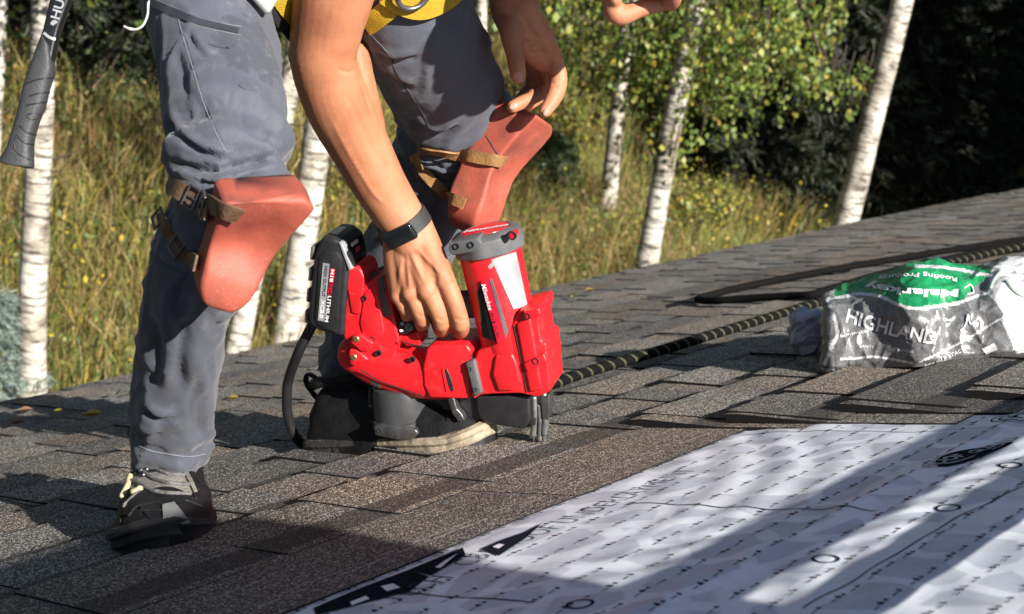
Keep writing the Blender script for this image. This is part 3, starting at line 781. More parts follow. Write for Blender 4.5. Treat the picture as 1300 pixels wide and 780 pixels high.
for i, (p0, h, wd) in enumerate([((950, 262), 2.2, 1.0), ((1000, 262), 3.0, 1.2), ((1110, 255), 3.0, 1.3), ((1170, 245), 3.4, 1.4), ((1235, 230), 3.4, 1.4), ((1300, 215), 3.6, 1.4), ((1045, 235), 3.4, 1.3), ((95, 120), 1.7, 0.8), ((140, 105), 1.9, 0.8), ((185, 118), 1.6, 0.7), ((160, 70), 2.2, 0.9)]):
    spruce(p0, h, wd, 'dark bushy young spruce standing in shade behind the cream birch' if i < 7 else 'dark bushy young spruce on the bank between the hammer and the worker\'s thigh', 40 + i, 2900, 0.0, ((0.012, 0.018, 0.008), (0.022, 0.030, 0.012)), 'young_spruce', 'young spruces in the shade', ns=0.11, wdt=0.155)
def shrub(p0, h, wd, n, cols, wts, label, seed, name='leafy_shrub', size=0.036, group='shrubs on the bank'):
    rg = np.random.default_rng(400 + seed); base = ground_hit(*p0)
    t = root(name, base, label, 'shrub', group); parts = []; C = []
    for i in range(7):
        az = rg.uniform(0, 6.28); out = np.array([math.cos(az), math.sin(az), 0]) * wd * rg.uniform(0.2, 0.9)
        p = resample([base - UP * .03, base + out * 0.35 + UP * h * 0.45, base + out + UP * h * rg.uniform(0.6, 1.0)], 10)
        parts.append(tube(p, np.linspace(0.012, 0.003, 10), 0, 5))
        m = n // 4; f = rg.uniform(0.15, 1, m); C.append(p[(f * 9).astype(int)] + rg.normal(0, wd * 0.2, (m, 3)) * [1, 1, 0.8])
    V, Fc = join(parts); mk('stem', V, Fc, M_TWIG, t)
    C = np.concatenate(C); V, Fc, cc = leaves(C, np.full(len(C), size), pick(rg, len(C), cols, wts), rg, 0.25, 0.7)
    tag(tri_obj('foliage', V, Fc, cc, M_LEAF, t), kind='stuff'); return t
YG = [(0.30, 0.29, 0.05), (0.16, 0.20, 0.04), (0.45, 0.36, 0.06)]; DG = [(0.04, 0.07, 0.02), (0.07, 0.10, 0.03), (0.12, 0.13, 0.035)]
shrub((870, 335), 1.0, 0.45, 420, YG, [4, 3, 1], 'yellow-green leafy shrub between the white birches and the eave', 1)
shrub((905, 325), 0.75, 0.40, 320, YG, [4, 3, 1], 'low yellow-green shrub at the eave in front of the shaded bank', 2)
shrub((790, 345), 0.55, 0.35, 260, YG, [3, 3, 1], 'small yellowing shrub at the foot of the drooping birch', 3)
shrub((725, 215), 0.9, 0.5, 420, YG, [5, 3, 2], 'bright yellow-green bush beside the worker\'s fingers', 4)
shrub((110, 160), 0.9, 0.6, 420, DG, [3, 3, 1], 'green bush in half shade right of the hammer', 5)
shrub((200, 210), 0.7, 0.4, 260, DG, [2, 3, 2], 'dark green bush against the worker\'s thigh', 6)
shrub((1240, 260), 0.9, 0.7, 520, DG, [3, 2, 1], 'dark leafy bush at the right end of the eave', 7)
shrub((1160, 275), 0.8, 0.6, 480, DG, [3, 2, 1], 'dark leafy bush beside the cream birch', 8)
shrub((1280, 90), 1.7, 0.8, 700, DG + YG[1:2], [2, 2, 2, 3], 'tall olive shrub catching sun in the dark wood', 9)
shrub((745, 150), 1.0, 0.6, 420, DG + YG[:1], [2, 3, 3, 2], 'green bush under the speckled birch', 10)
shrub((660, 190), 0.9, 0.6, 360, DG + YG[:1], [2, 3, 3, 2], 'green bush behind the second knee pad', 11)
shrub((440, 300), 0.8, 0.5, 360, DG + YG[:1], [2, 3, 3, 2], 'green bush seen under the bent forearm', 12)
# ================================================================== CORDLESS ROOFING NAILER
NOSE = RP(684, 559, 0.012)
_az = nrm([-0.215, -0.94, -0.27])
_ay = np.array([0, 0, -1.0]); _ay = nrm(_ay - _ay.dot(_az) * _az); _ax = np.cross(_az, _ay)
PSI = math.radians(20)
_ay = nrm(_ay * math.cos(PSI) - _ax * math.sin(PSI)); _ax = np.cross(_az, _ay)
NX, NY, NZ = cdir(_ax), cdir(_ay), cdir(_az)        # nailer: length, towards viewer, up
def NPt(px, py, y=0.0):
    d = pixdir(px, py); t = (NOSE + NY * y - CAMPOS).dot(NY) / d.dot(NY); return CAMPOS + d * t
def used_plastic(name, c, rough):
    m = simple(name, c, rough, var=0.12, vscale=25, bump=0.10, bscale=900); n, l = m.node_tree.nodes, m.node_tree.links; b = n['Principled BSDF']
    tc = N(n, 'ShaderNodeTexCoord'); src = b.inputs['Base Color'].links[0].from_socket
    d = N(n, 'ShaderNodeTexNoise', Scale=55.0, Detail=9.0, Roughness=0.75); l.new(tc.outputs['Object'], d.inputs['Vector'])
    r = ramp(n, [(0.54, (0, 0, 0)), (0.75, (0.28, 0.28, 0.28))]); l.new(d.outputs['Fac'], r.inputs['Fac'])
    c2 = mixrgb(n, l, r.outputs['Color'], src, (0.23, 0.15, 0.12))
    mp = N(n, 'ShaderNodeMapping'); mp.inputs['Scale'].default_value = (40, 40, 420); mp.inputs['Rotation'].default_value = (0.4, 0.7, 0.3); l.new(tc.outputs['Object'], mp.inputs['Vector'])
    sc = N(n, 'ShaderNodeTexNoise', Scale=1.0, Detail=3.0); l.new(mp.outputs[0], sc.inputs['Vector'])
    r2 = ramp(n, [(0.70, (0, 0, 0)), (0.74, (0.4, 0.4, 0.4))]); l.new(sc.outputs['Fac'], r2.inputs['Fac'])
    l.new(mixrgb(n, l, r2.outputs['Color'], c2, (0.45, 0.22, 0.2)), b.inputs['Base Color']); return m
M_RED = used_plastic('red_nylon', (0.64, 0.012, 0.018), 0.42)
M_BLK = simple('black_plastic', (0.016, 0.016, 0.018), 0.42, var=0.3, vscale=40, bump=0.15, bscale=700)
M_RUB = simple('grey_rubber', (0.085, 0.088, 0.092), 0.62, var=0.25, bump=0.25, bscale=500)
M_GRY = simple('grey_plate', (0.33, 0.34, 0.35), 0.42, 0.3, bump=0.1)
M_STEEL = simple('dull_steel', (0.16, 0.16, 0.165), 0.38, 0.85, var=0.4, vscale=60, bump=0.2)
M_CAN = simple('smoked_canister', (0.05, 0.052, 0.055), 0.3, 0.2, var=0.2, bump=0.05)
M_BRASS = simple('brass_screw', (0.55, 0.40, 0.16), 0.35, 0.9)
M_WTXT = simple('white_lettering', (0.72, 0.72, 0.72), 0.5)
M_SILV = simple('silver_label', (0.45, 0.47, 0.50), 0.35, 0.5)
M_GLOSS = simple('gloss_black', (0.008, 0.009, 0.011), 0.08, spec=0.6)
M_REDL = simple('red_label', (0.60, 0.01, 0.03), 0.3)
nail = root('cordless_nailer', NOSE, 'red and black cordless roofing nailer gripped by the worker, nose on the shingles', 'nail gun')
def prism(px, y1, y0, name, mat, parent=nail, bev=0.003, seg=3, taper=0.0):
    f = np.array([NPt(a, b, y1) for a, b in px]); c = f.mean(0)
    bk = f - NY * (y1 - y0)
    if taper: f = c + (f - c) * (1 - taper)
    n = len(px); V = np.vstack([f, bk])
    Fc = [tuple(range(n)), tuple(range(2 * n - 1, n - 1, -1))] + [(i, n + i, n + (i + 1) % n, (i + 1) % n) for i in range(n)]
    if bev: V, Fc = bevelled(V, Fc, bev, seg)
    o = mk(name, V, Fc, mat, parent); sharp(o, 35); return o
def ntext(s, p0, p1, hpx, y, mat, parent=nail, bold=0.0, e=0.0006, name='lettering', shear=0.0):
    v, f = text_mesh(s, 1.0, bold, shear=shear); p0 = np.array(p0, float); p1 = np.array(p1, float)
    L = np.linalg.norm(p1 - p0); d = (p1 - p0) / L; up = np.array([d[1], -d[0]])
    w_ = v[:, 0].max() - v[:, 0].min(); h_ = v[:, 1].max() - v[:, 1].min()
    xs = (v[:, 0] - v[:, 0].min()) / w_ * L; ys = (v[:, 1] - v[:, 1].min() - h_ / 2) / h_ * hpx
    q = p0 + xs[:, None] * d + ys[:, None] * up
    return mk(name, np.array([NPt(a, b, y + e) for a, b in q]), f, mat, parent, smooth=False)
def nlathe(pc, prof, mat, name, parent=nail, axis=None, y=0.0, seg=40, ref=None, n_gon=None):
    """prof: (height along axis, radius)"""
    ax_ = NZ if axis is None else axis; c = NPt(pc[0], pc[1], y) if len(pc) == 2 else np.array(pc)
    a = nrm(np.cross(ax_, NX if abs(ax_.dot(NX)) < 0.8 else NZ)); b = np.cross(ax_, a); V = []; Fc = []
    for h, r in prof:
        for j in range(seg):
            t = 2 * math.pi * j / seg; rr = r
            if n_gon: rr = r * (1 - 0.035 * (0.5 - 0.5 * math.cos(n_gon * t)))
            V.append(c + ax_ * h + a * rr * math.cos(t) + b * rr * math.sin(t))
    m = len(prof)
    for i in range(m - 1):
        for j in range(seg): Fc.append((i * seg + j, i * seg + (j + 1) % seg, (i + 1) * seg + (j + 1) % seg, (i + 1) * seg + j))
    Fc.append(tuple(range(seg))[::-1]); Fc.append(tuple((m - 1) * seg + j for j in range(seg)))
    o = mk(name, np.array(V), Fc, mat, parent); sharp(o, 35); return o
# lower housing (motor body): fused swept form
mid = lambda pts, y=0.0: [NPt(a, b, y) for a, b in pts]
parts = [tube(mid([(452, 448), (480, 458), (520, 470), (560, 474), (610, 470), (650, 462)]), [(0.026, 0.026), (0.033, 0.031), (0.0335, 0.033), (0.034, 0.034), (0.033, 0.034), (0.03, 0.034)], 40, 32, NZ, power=3.2)]
V, Fc = fuse(parts, 0.0022, 3)
body = mk('housing', V, Fc, M_RED, nail)
prism([(541, 443), (546, 439), (592, 438), (598, 446), (597, 470), (596, 507), (545, 506), (537, 490), (536, 466)], 0.036, -0.036, 'housing_sleeve', M_RED, nail, 0.006, 4)
# red upright that carries the battery rail and the rear end of the grip
prism([(441, 343), (449, 337), (458, 342), (463, 353), (462, 362), (478, 352), (488, 350), (494, 362), (500, 402), (507, 432), (496, 462), (466, 458), (448, 448), (435, 428), (438, 368)], 0.029, -0.029, 'battery_mount', M_RED, nail, 0.005, 4)
prism([(441, 368), (462, 366), (458, 384), (456, 400), (446, 398)], 0.0315, 0.02, 'mount_rib', M_RED, nail, 0.002)
prism([(462, 372), (474, 362), (484, 398), (488, 424), (474, 438), (462, 436), (456, 410)], 0.0312, 0.02, 'mount_panel', M_RED, nail, 0.0025)
# ears with brass screws
prism([(446, 428), (456, 424), (464, 430), (474, 436), (470, 446), (458, 448), (452, 442), (444, 436)], 0.037, 0.0, 'screw_ear', M_RED, nail, 0.003)
prism([(443, 444), (452, 444), (462, 452), (468, 458), (456, 462), (450, 466), (444, 464), (442, 452)], 0.035, 0.0, 'screw_ear', M_RED, nail, 0.003)
for p, y in (((452, 431), 0.037), ((449, 454), 0.035)):
    nlathe(p, [(-0.006, 0.0048), (0.0004, 0.0048), (0.0012, 0.0040)], M_BRASS, 'screw', axis=NY, y=y, seg=16)
for p, y in (((472, 431), 0.0316), ((462, 379), 0.032), ((523, 457), 0.0345), ((533, 497), 0.026), ((480, 449), 0.033)):
    nlathe(p, [(-0.004, 0.0042), (0.0006, 0.0042), (0.0007, 0.0030), (-0.003, 0.0028)], M_BLK, 'screw_hole', axis=NY, y=y, seg=14)
prism([(564, 470), (567, 468), (573, 482), (576, 496), (573, 498), (567, 486)], 0.0368, 0.03, 'vent_slot', M_BLK, nail, 0.0006, 1)
prism([(560, 469), (563, 467), (570, 498), (566, 499)], 0.0372, 0.03, 'vent_lip', M_RED, nail, 0.0008, 1)
# grip bridging mount and cylinder, rubber covered
V, Fc = fuse([tube(mid([(470, 362), (492, 368), (525, 381), (560, 388), (600, 386)], -0.002), [(0.020, 0.019), (0.0205, 0.0195), (0.020, 0.0185), (0.019, 0.018), (0.020, 0.018)], 30, 24, NZ)], 0.002, 2)
grip = mk('grip', V, Fc, M_RUB, nail)
prism([(479, 353), (487, 351), (490, 376), (496, 402), (486, 404), (484, 390), (480, 372)], 0.0305, -0.02, 'grip_pad', M_RUB, nail, 0.003)
prism([(505, 409), (527, 404), (531, 417), (510, 427)], 0.0300, -0.02, 'control_panel', M_BLK, nail, 0.002)
nlathe((519, 416), [(0, 0.0055), (0.0006, 0.0055), (0.0007, 0.0045), (0.0, 0.0044)], M_GRY, 'mode_ring', axis=NY, y=0.030, seg=20)
prism([(507, 419), (511, 418), (512, 421), (508, 422)], 0.0308, 0.028, 'indicator_light', M_WTXT, nail, 0)
prism([(508, 410), (512, 409), (513, 413), (509, 414)], 0.0308, 0.028, 'indicator_light', M_SILV, nail, 0)
prism([(505, 430), (528, 420), (534, 430), (533, 440), (515, 440)], 0.018, -0.018, 'trigger_guard', M_RED, nail, 0.003)
# main cylinder and its cap
top = (621, 313); bot = (652, 452)
T0 = NPt(*top); B0 = NPt(*bot); CA = nrm(T0 - B0); LN = np.linalg.norm(T0 - B0)
nlathe(tuple(B0), [(0, 0.036), (0.02, 0.040), (LN * 0.6, 0.0415), (LN - 0.004, 0.0425), (LN, 0.0415)], M_RED, 'cylinder', axis=CA, seg=48)
cap = nlathe(tuple(T0), [(-0.006, 0.045), (-0.004, 0.0485), (0.012, 0.0500), (0.018, 0.0485), (0.023, 0.0425), (0.0245, 0.034), (0.0235, 0.0330)], M_RUB, 'cap', axis=CA, seg=64, n_gon=8)
nlathe(tuple(T0 + CA * 0.0225), [(0, 0.0325), (0.0019, 0.0320)], M_REDL, 'cap_badge', cap, axis=CA, seg=36)
def captext(s, size, dx, dz, mat, ang):
    v, f = text_mesh(s, size, 0.0006, shear=0.3); a = nrm(NX - NX.dot(CA) * CA); b = np.cross(CA, a)
    ca, sa = math.cos(ang), math.sin(ang)
    a, b = a * ca + b * sa, b * ca - a * sa
    mk('lettering', np.array([T0 + CA * 0.0251 + a * (x + dx) + b * (y + dz) for x, y, _ in v]), f, mat, cap, smooth=False)
captext('Milwaukee', 0.0145, 0, 0.002, M_WTXT, 0.12)
# cap side block with two screw recesses and a lug window
for (a, b, r) in ((579, 313, 0.0032), (598, 311, 0.0032)):
    nlathe((a, b), [(-0.01, r + 0.0012), (0.0012, r + 0.0012), (0.0013, r), (-0.004, r)], M_BLK, 'screw_hole', cap, axis=NY, y=0.050, seg=14)
prism([(570, 309), (606, 302), (612, 310), (606, 320), (574, 325), (569, 317)], 0.0495, 0.02, 'cap_block', M_RUB, cap, 0.002)
prism([(646, 297), (652, 296), (653, 303), (647, 304)], 0.0425, 0.02, 'lug_window', M_REDL, cap, 0.001)
nlathe((650, 300), [(-0.004, 0.0056), (0.0008, 0.0056), (0.0008, 0.0042), (-0.003, 0.0042)], M_BLK, 'lug_ring', cap, axis=NY, y=0.0425, seg=18)
# surface panels that follow the cylinder
def on_cyl(px, py, off):
    d = pixdir(px, py); w0 = CAMPOS - B0
    dp = d - d.dot(CA) * CA; wp = w0 - w0.dot(CA) * CA; r = 0.0418 + off
    A_ = dp.dot(dp); B_ = 2 * dp.dot(wp); C_ = wp.dot(wp) - r * r; D_ = B_ * B_ - 4 * A_ * C_
    if D_ < 0: t = -B_ / (2 * A_)
    else: t = (-B_ - math.sqrt(D_)) / (2 * A_)
    return CAMPOS + d * t
def cylpatch(quad, name, mat, off=0.0012, nu_=14, nv_=14, parent=nail, thick=0.002):
    q = np.array(quad, float); V = []
    for o_ in (off, off - thick):
        for i in range(nu_):
            for j in range(nv_):
                a = i / (nu_ - 1); b = j / (nv_ - 1)
                p = (q[0] * (1 - a) + q[1] * a) * (1 - b) + (q[3] * (1 - a) + q[2] * a) * b
                V.append(on_cyl(p[0], p[1], o_))
    Fc = []; k = nu_ * nv_; id_ = lambda i, j, z: z * k + i * nv_ + j
    for i in range(nu_ - 1):
        for j in range(nv_ - 1):
            Fc.append((id_(i, j, 0), id_(i, j + 1, 0), id_(i + 1, j + 1, 0), id_(i + 1, j, 0)))
            Fc.append((id_(i, j, 1), id_(i + 1, j, 1), id_(i + 1, j + 1, 1), id_(i, j + 1, 1)))
    for i in range(nu_ - 1):
        Fc.append((id_(i, 0, 0), id_(i + 1, 0, 0), id_(i + 1, 0, 1), id_(i, 0, 1))); Fc.append((id_(i, nv_ - 1, 0), id_(i, nv_ - 1, 1), id_(i + 1, nv_ - 1, 1), id_(i + 1, nv_ - 1, 0)))
    for j in range(nv_ - 1):
        Fc.append((id_(0, j, 0), id_(0, j, 1), id_(0, j + 1, 1), id_(0, j + 1, 0))); Fc.append((id_(nu_ - 1, j, 0), id_(nu_ - 1, j + 1, 0), id_(nu_ - 1, j + 1, 1), id_(nu_ - 1, j, 1)))
    o = mk(name, np.array(V), Fc, mat, parent); sharp(o, 40); return o
cylpatch([(624, 330), (655, 320), (670, 388), (652, 393)], 'silver_plate', M_GRY, 0.0010)
cylpatch([(619, 339), (630, 327), (634, 332), (622, 342)], 'silver_plate_corner', M_GRY, 0.0013)
cylpatch([(606, 372), (611, 356), (629, 434), (612, 428)], 'window_glass', M_GLOSS, 0.0014)
strip = cylpatch([(610, 357), (620, 354), (642, 432), (632, 437)], 'badge_strip', M_REDL, 0.0030)
cylpatch([(621, 354), (625, 354), (645, 420), (642, 430)], 'window_edge', M_RUB, 0.0022)
def cyltext(s, p0, p1, hpx, mat, parent, off, bold=0.0, shear=0.0):
    v, f = text_mesh(s, 1.0, bold, shear=shear); p0 = np.array(p0, float); p1 = np.array(p1, float)
    L = np.linalg.norm(p1 - p0); d = (p1 - p0) / L; up = np.array([d[1], -d[0]])
    xs = (v[:, 0] - v[:, 0].min()) / (v[:, 0].max() - v[:, 0].min()) * L; ys = (v[:, 1] - (v[:, 1].min() + v[:, 1].max()) / 2) / (v[:, 1].max() - v[:, 1].min()) * hpx
    q = p0 + xs[:, None] * d + ys[:, None] * up
    return mk('lettering', np.array([on_cyl(a, b, off) for a, b in q]), f, mat, parent, smooth=False)
cyltext('Milwaukee', (613.5, 361), (623, 394), 6, M_WTXT, strip, 0.0037, 0.01, 0.2)
cyltext('M18 FUEL', (624, 398), (634, 430), 4, M_BLK, strip, 0.0037)
cyltext('FUEL', (646, 327), (656, 325), 4, M_WTXT, nail, 0.0018)
# front housing over the nose
prism([(606, 446), (628, 438), (641, 428), (651, 410), (660, 394), (684, 389), (687, 396), (683, 410), (687, 434), (693, 436), (695, 452), (699, 497), (682, 505), (660, 500), (612, 501), (600, 508), (597, 470)], 0.037, -0.034, 'front_housing', M_RED, nail, 0.006, 4)
prism([(655, 412), (672, 400), (676, 420), (684, 470), (688, 496), (672, 499), (664, 460)], 0.0405, 0.02, 'front_rib', M_RED, nail, 0.003)
prism([(628, 452), (650, 449), (656, 462), (662, 488), (650, 497), (632, 498), (624, 476)], 0.0415, 0.02, 'side_bulge', M_RED, nail, 0.004, 3)
prism([(663, 396), (684, 391), (687, 401), (668, 408)], 0.044, 0.01, 'upper_lug', M_RED, nail, 0.003)
prism([(664, 462), (690, 449), (695, 460), (668, 474)], 0.044, 0.01, 'lower_lug', M_RED, nail, 0.003)
for p in ((669, 402), (680, 459)):
    nlathe(p, [(-0.006, 0.0046), (0.0006, 0.0046), (0.0007, 0.0034), (-0.004, 0.0034)], M_BLK, 'lug_hole', axis=NY, y=0.0442, seg=16)
prism([(590, 461), (602, 457), (612, 500), (601, 505)], 0.0435, 0.02, 'bumper', M_RUB, nail, 0.003)
for p in ((596, 469), (603, 495)): nlathe(p, [(-0.004, 0.0030), (0.0004, 0.0030), (0.0005, 0.0022), (-0.003, 0.0022)], M_BLK, 'screw_hole', axis=NY, y=0.0437, seg=12)
for pl in ([(458, 470), (480, 483), (510, 494), (536, 503)], [(508, 433), (520, 437), (538, 441)], [(599, 450), (600, 470), (598, 504)], [(652, 414), (660, 452), (668, 498)]):
    V, Fc = tube([NPt(a_, b_, .0345 if a_ < 590 else .0372) for a_, b_ in pl], [.0009] * len(pl), 24, 6); mk('housing_joint', V, Fc, M_BLK, nail)
# underside: magazine, coil canister, latch and nose
prism([(604, 503), (672, 503), (673, 536), (664, 546), (615, 538), (606, 528)], 0.026, -0.03, 'magazine', M_BLK, nail, 0.004)
prism([(598, 500), (612, 502), (612, 538), (600, 536), (560, 520), (556, 505)], 0.018, -0.03, 'magazine_neck', M_BLK, nail, 0.003)
can = nlathe((513, 541), [(0.0, 0.044), (0.004, 0.0455), (0.018, 0.0445), (0.019, 0.042), (0.052, 0.040), (0.064, 0.037), (0.066, 0.032)], M_CAN, 'coil_canister', axis=nrm(NZ * 0.97 + NX * 0.12), y=-0.004, seg=44)
prism([(474, 541), (486, 538), (528, 546), (531, 552), (520, 561), (500, 558), (476, 553)], 0.040, 0.008, 'canister_flange', M_STEEL, can, 0.002)
for p in ((481, 547), (501, 553)): nlathe(p, [(-0.004, 0.0036), (0.0006, 0.0036), (0.0007, 0.0026), (-0.003, 0.0026)], M_BLK, 'flange_hole', can, axis=NY, y=0.0404, seg=12)
prism([(568, 507), (576, 505), (580, 520), (586, 526), (590, 534), (582, 536), (574, 526)], 0.034, 0.02, 'latch', M_STEEL, nail, 0.0015)
prism([(470, 481), (484, 488), (482, 494), (470, 488)], 0.030, -0.01, 'logo_plate', M_STEEL, nail, 0.001)
M_NOSE = simple('worn_nose_steel', (0.26, 0.26, 0.265), 0.38, 0.7, var=0.4, vscale=70, bump=0.2)
nose = prism([(675, 503), (692, 500), (695, 522), (692, 548), (688, 556), (679, 555), (676, 540)], 0.010, -0.012, 'nose', M_NOSE, nail, 0.002)
for pts, r in (([(678, 506), (679, 530), (677, 552)], 0.0042), ([(691, 502), (693, 526), (691, 550)], 0.0046), ([(685, 516), (686, 540), (685, 558)], 0.0032)):
    V, Fc = tube(mid(pts, 0.013), [r] * 3, 12, 12, NX); mk('nose_guide', V, Fc, M_NOSE, nose)
for i in range(4):
    x_ = 677.5 + i * 4.4; prism([(x_ - 1.7, 552), (x_ + 1.7, 552), (x_ + 0.4, 561), (x_ - 0.4, 561)], 0.014, 0.004, 'nose_tooth', M_NOSE, nose, 0.0004, 1)
prism([(686, 505), (697, 501), (698, 520), (696, 534), (688, 532)], 0.018, -0.004, 'nose_bracket', M_STEEL, nail, 0.0015)
prism([(672, 530), (680, 532), (679, 541), (672, 540)], 0.020, 0.0, 'depth_wheel', M_BLK, nail, 0.001)

# battery pack
bat = prism([(398, 324), (408, 301), (424, 303), (436, 312), (442, 334), (435, 429), (404, 421), (391, 412), (390, 400)], 0.036, -0.038, 'battery', M_BLK, nail, 0.006, 3)
prism([(404, 326), (411, 318), (428, 320), (434, 330), (428, 424), (405, 416), (399, 408)], 0.0385, 0.02, 'battery_side_panel', M_BLK, bat, 0.003, 2)
prism([(410, 334), (418, 335.5), (411.5, 408.5), (403.5, 407)], 0.0393, 0.03, 'silver_label', M_SILV, bat, 0)
prism([(419.5, 341), (425, 342), (423, 360), (417.6, 359)], 0.0394, 0.03, 'badge', M_REDL, bat, 0)
ntext('M18', (422.3, 342.5), (420.4, 358), 4.4, 0.0394, M_WTXT, bat, 0.015)
ntext('RED', (420.2, 361), (418.4, 375), 4.6, 0.0385, M_REDL, bat, 0.015, e=0.0009)
ntext('LITHIUM', (418.4, 376), (414.4, 409), 4.6, 0.0385, M_WTXT, bat, 0.02, e=0.0009)
ntext('HIGH OUTPUT', (414.2, 338), (410.5, 377), 4.0, 0.0393, M_BLK, bat, 0.01)
ntext('XC8.0', (410.2, 381), (407.6, 404), 5.0, 0.0393, M_WTXT, bat, 0.02)
# gauge end of the pack, seen from above
P0 = NPt(424, 303, 0.036); 
def bat_face(corners, name, mat, off):
    c = np.array(corners); n_ = nrm(np.cross(c[1] - c[0], c[3] - c[0])); 
    if n_.dot(CAMPOS - c[0]) < 0: n_ = -n_
    V = np.vstack([c + n_ * off, c - n_ * 0.002]); Fc = [(0, 1, 2, 3), (7, 6, 5, 4)] + [(i, i + 4, (i + 1) % 4 + 4, (i + 1) % 4) for i in range(4)]
    return mk(name, V, Fc, mat, bat, smooth=False)
E1, E2 = NPt(425, 304, 0.036), NPt(436, 313, 0.036); E3 = NPt(442, 334, 0.036)
bk = -NY * 0.072; ins = lambda a, b, t: a + (b - a) * t
gz = [ins(E2, E3, .12), ins(E2, E3, .12) + bk, E3 + bk, E3]
bat_face([gz[0] + bk * .12, gz[0] + bk * .85, gz[3] + bk * .85, gz[3] + bk * .12], 'gauge_panel', M_GLOSS, 0.0012)
bat_face([gz[0] + bk * .30, gz[0] + bk * .62, ins(gz[0], gz[3], .22) + bk * .62, ins(gz[0], gz[3], .22) + bk * .30], 'gauge_lights', M_WTXT, 0.0020)
bat_face([ins(gz[0], gz[3], .45) + bk * .42, ins(gz[0], gz[3], .45) + bk * .62, ins(gz[0], gz[3], .75) + bk * .62, ins(gz[0], gz[3], .75) + bk * .42], 'gauge_button', M_REDL, 0.0020)
tp = [NPt(409, 302, .036), NPt(423, 303.5, .036)]
bat_face([ins(*tp, .1) + bk * .25, ins(*tp, .1) + bk * .75, ins(*tp, .9) + bk * .75, ins(*tp, .9) + bk * .25], 'top_label', M_SILV, 0.0014)
prism([(430, 308), (434, 310), (447, 342), (443, 344)], 0.0375, 0.02, 'edge_trim', M_GRY, bat, 0.0008)
for i in range(4):
    f = i / 3; a = np.array([396, 322]) * (1 - f) + np.array([389, 402]) * f
    prism([(a[0] - 2, a[1] - 8), (a[0] + 3, a[1] - 9), (a[0] + 2, a[1] + 9), (a[0] - 3, a[1] + 8)], 0.030, -0.032, 'end_bumper', M_RUB, bat, 0.0015)

# black hose looping from behind the battery down to the roof
hp = [NPt(396, 414, 0.0), NPt(380, 445, 0.0), P(367, 480, 2.24), P(364, 505, 2.26), P(366, 530, 2.28), P(376, 556, 2.30), RP(396, 569, 0.008), RP(425, 569, 0.0082), RP(450, 560, .008)]
V, Fc = tube(hp, [0.0075] * len(hp), 70, 14)
hose = tag(mk('black_hose', V, Fc, simple('black_rubber_hose', (0.012, 0.012, 0.013), 0.5, bump=0.2), loc=RP(396, 569)), 'thin black rubber hose looping from the battery down to the roof behind the boot', 'hose')
# ================================================================== THE WORKER
def Pc(x, y, z): return CAMPOS + BAS @ np.array([x, y, z], float)
def skin_mat():
    m, n, l, b = newmat('skin')
    tc = N(n, 'ShaderNodeTexCoord')
    a = N(n, 'ShaderNodeTexNoise', Scale=16.0, Detail=5.0); l.new(tc.outputs['Object'], a.inputs['Vector'])
    r = ramp(n, [(0.30, (0.29, 0.105, 0.055)), (0.45, (0.40, 0.160, 0.082)), (0.58, (0.44, 0.188, 0.100)), (0.72, (0.42, 0.138, 0.082))]); l.new(a.outputs['Fac'], r.inputs['Fac'])
    v = N(n, 'ShaderNodeTexVoronoi', Scale=26.0); l.new(tc.outputs['Object'], v.inputs['Vector'])
    vr = ramp(n, [(0.0, (1, 1, 1)), (0.032, (1, 1, 1)), (0.045, (0, 0, 0))]); l.new(v.outputs['Distance'], vr.inputs['Fac'])
    vs = N(n, 'ShaderNodeSeparateColor'); l.new(v.outputs['Color'], vs.inputs[0])
    gt = N(n, 'ShaderNodeMath', operation='GREATER_THAN'); gt.inputs[1].default_value = 0.86; l.new(vs.outputs[0], gt.inputs[0])
    mm = N(n, 'ShaderNodeMath', operation='MULTIPLY'); l.new(vr.outputs['Color'], mm.inputs[0]); l.new(gt.outputs[0], mm.inputs[1])
    c = mixrgb(n, l, mm.outputs[0], r.outputs['Color'], (0.22, 0.08, 0.05)); l.new(c, b.inputs['Base Color'])
    b.inputs['Roughness'].default_value = 0.52; b.inputs['Specular IOR Level'].default_value = 0.4
    b.inputs['Subsurface Weight'].default_value = 0.12; b.inputs['Subsurface Radius'].default_value = (0.012, 0.004, 0.002); b.inputs['Subsurface Scale'].default_value = 0.4
    f = N(n, 'ShaderNodeTexVoronoi', Scale=900.0); l.new(tc.outputs['Object'], f.inputs['Vector'])
    g = N(n, 'ShaderNodeTexNoise', Scale=120.0, Detail=4.0); l.new(tc.outputs['Object'], g.inputs['Vector'])
    ad = N(n, 'ShaderNodeMath', operation='ADD'); l.new(f.outputs['Distance'], ad.inputs[0]); l.new(g.outputs['Fac'], ad.inputs[1])
    bp = N(n, 'ShaderNodeBump', Strength=0.28, Distance=0.0014); l.new(ad.outputs[0], bp.inputs['Height']); l.new(bp.outputs[0], b.inputs['Normal'])
    return m
M_SKIN = skin_mat()
M_NAIL = simple('fingernail', (0.43, 0.23, 0.17), 0.35, spec=0.5)
person = root('person', RP(330, 620), 'worker in grey trousers, red knee pads and yellow harness bending over the nailer', 'person')

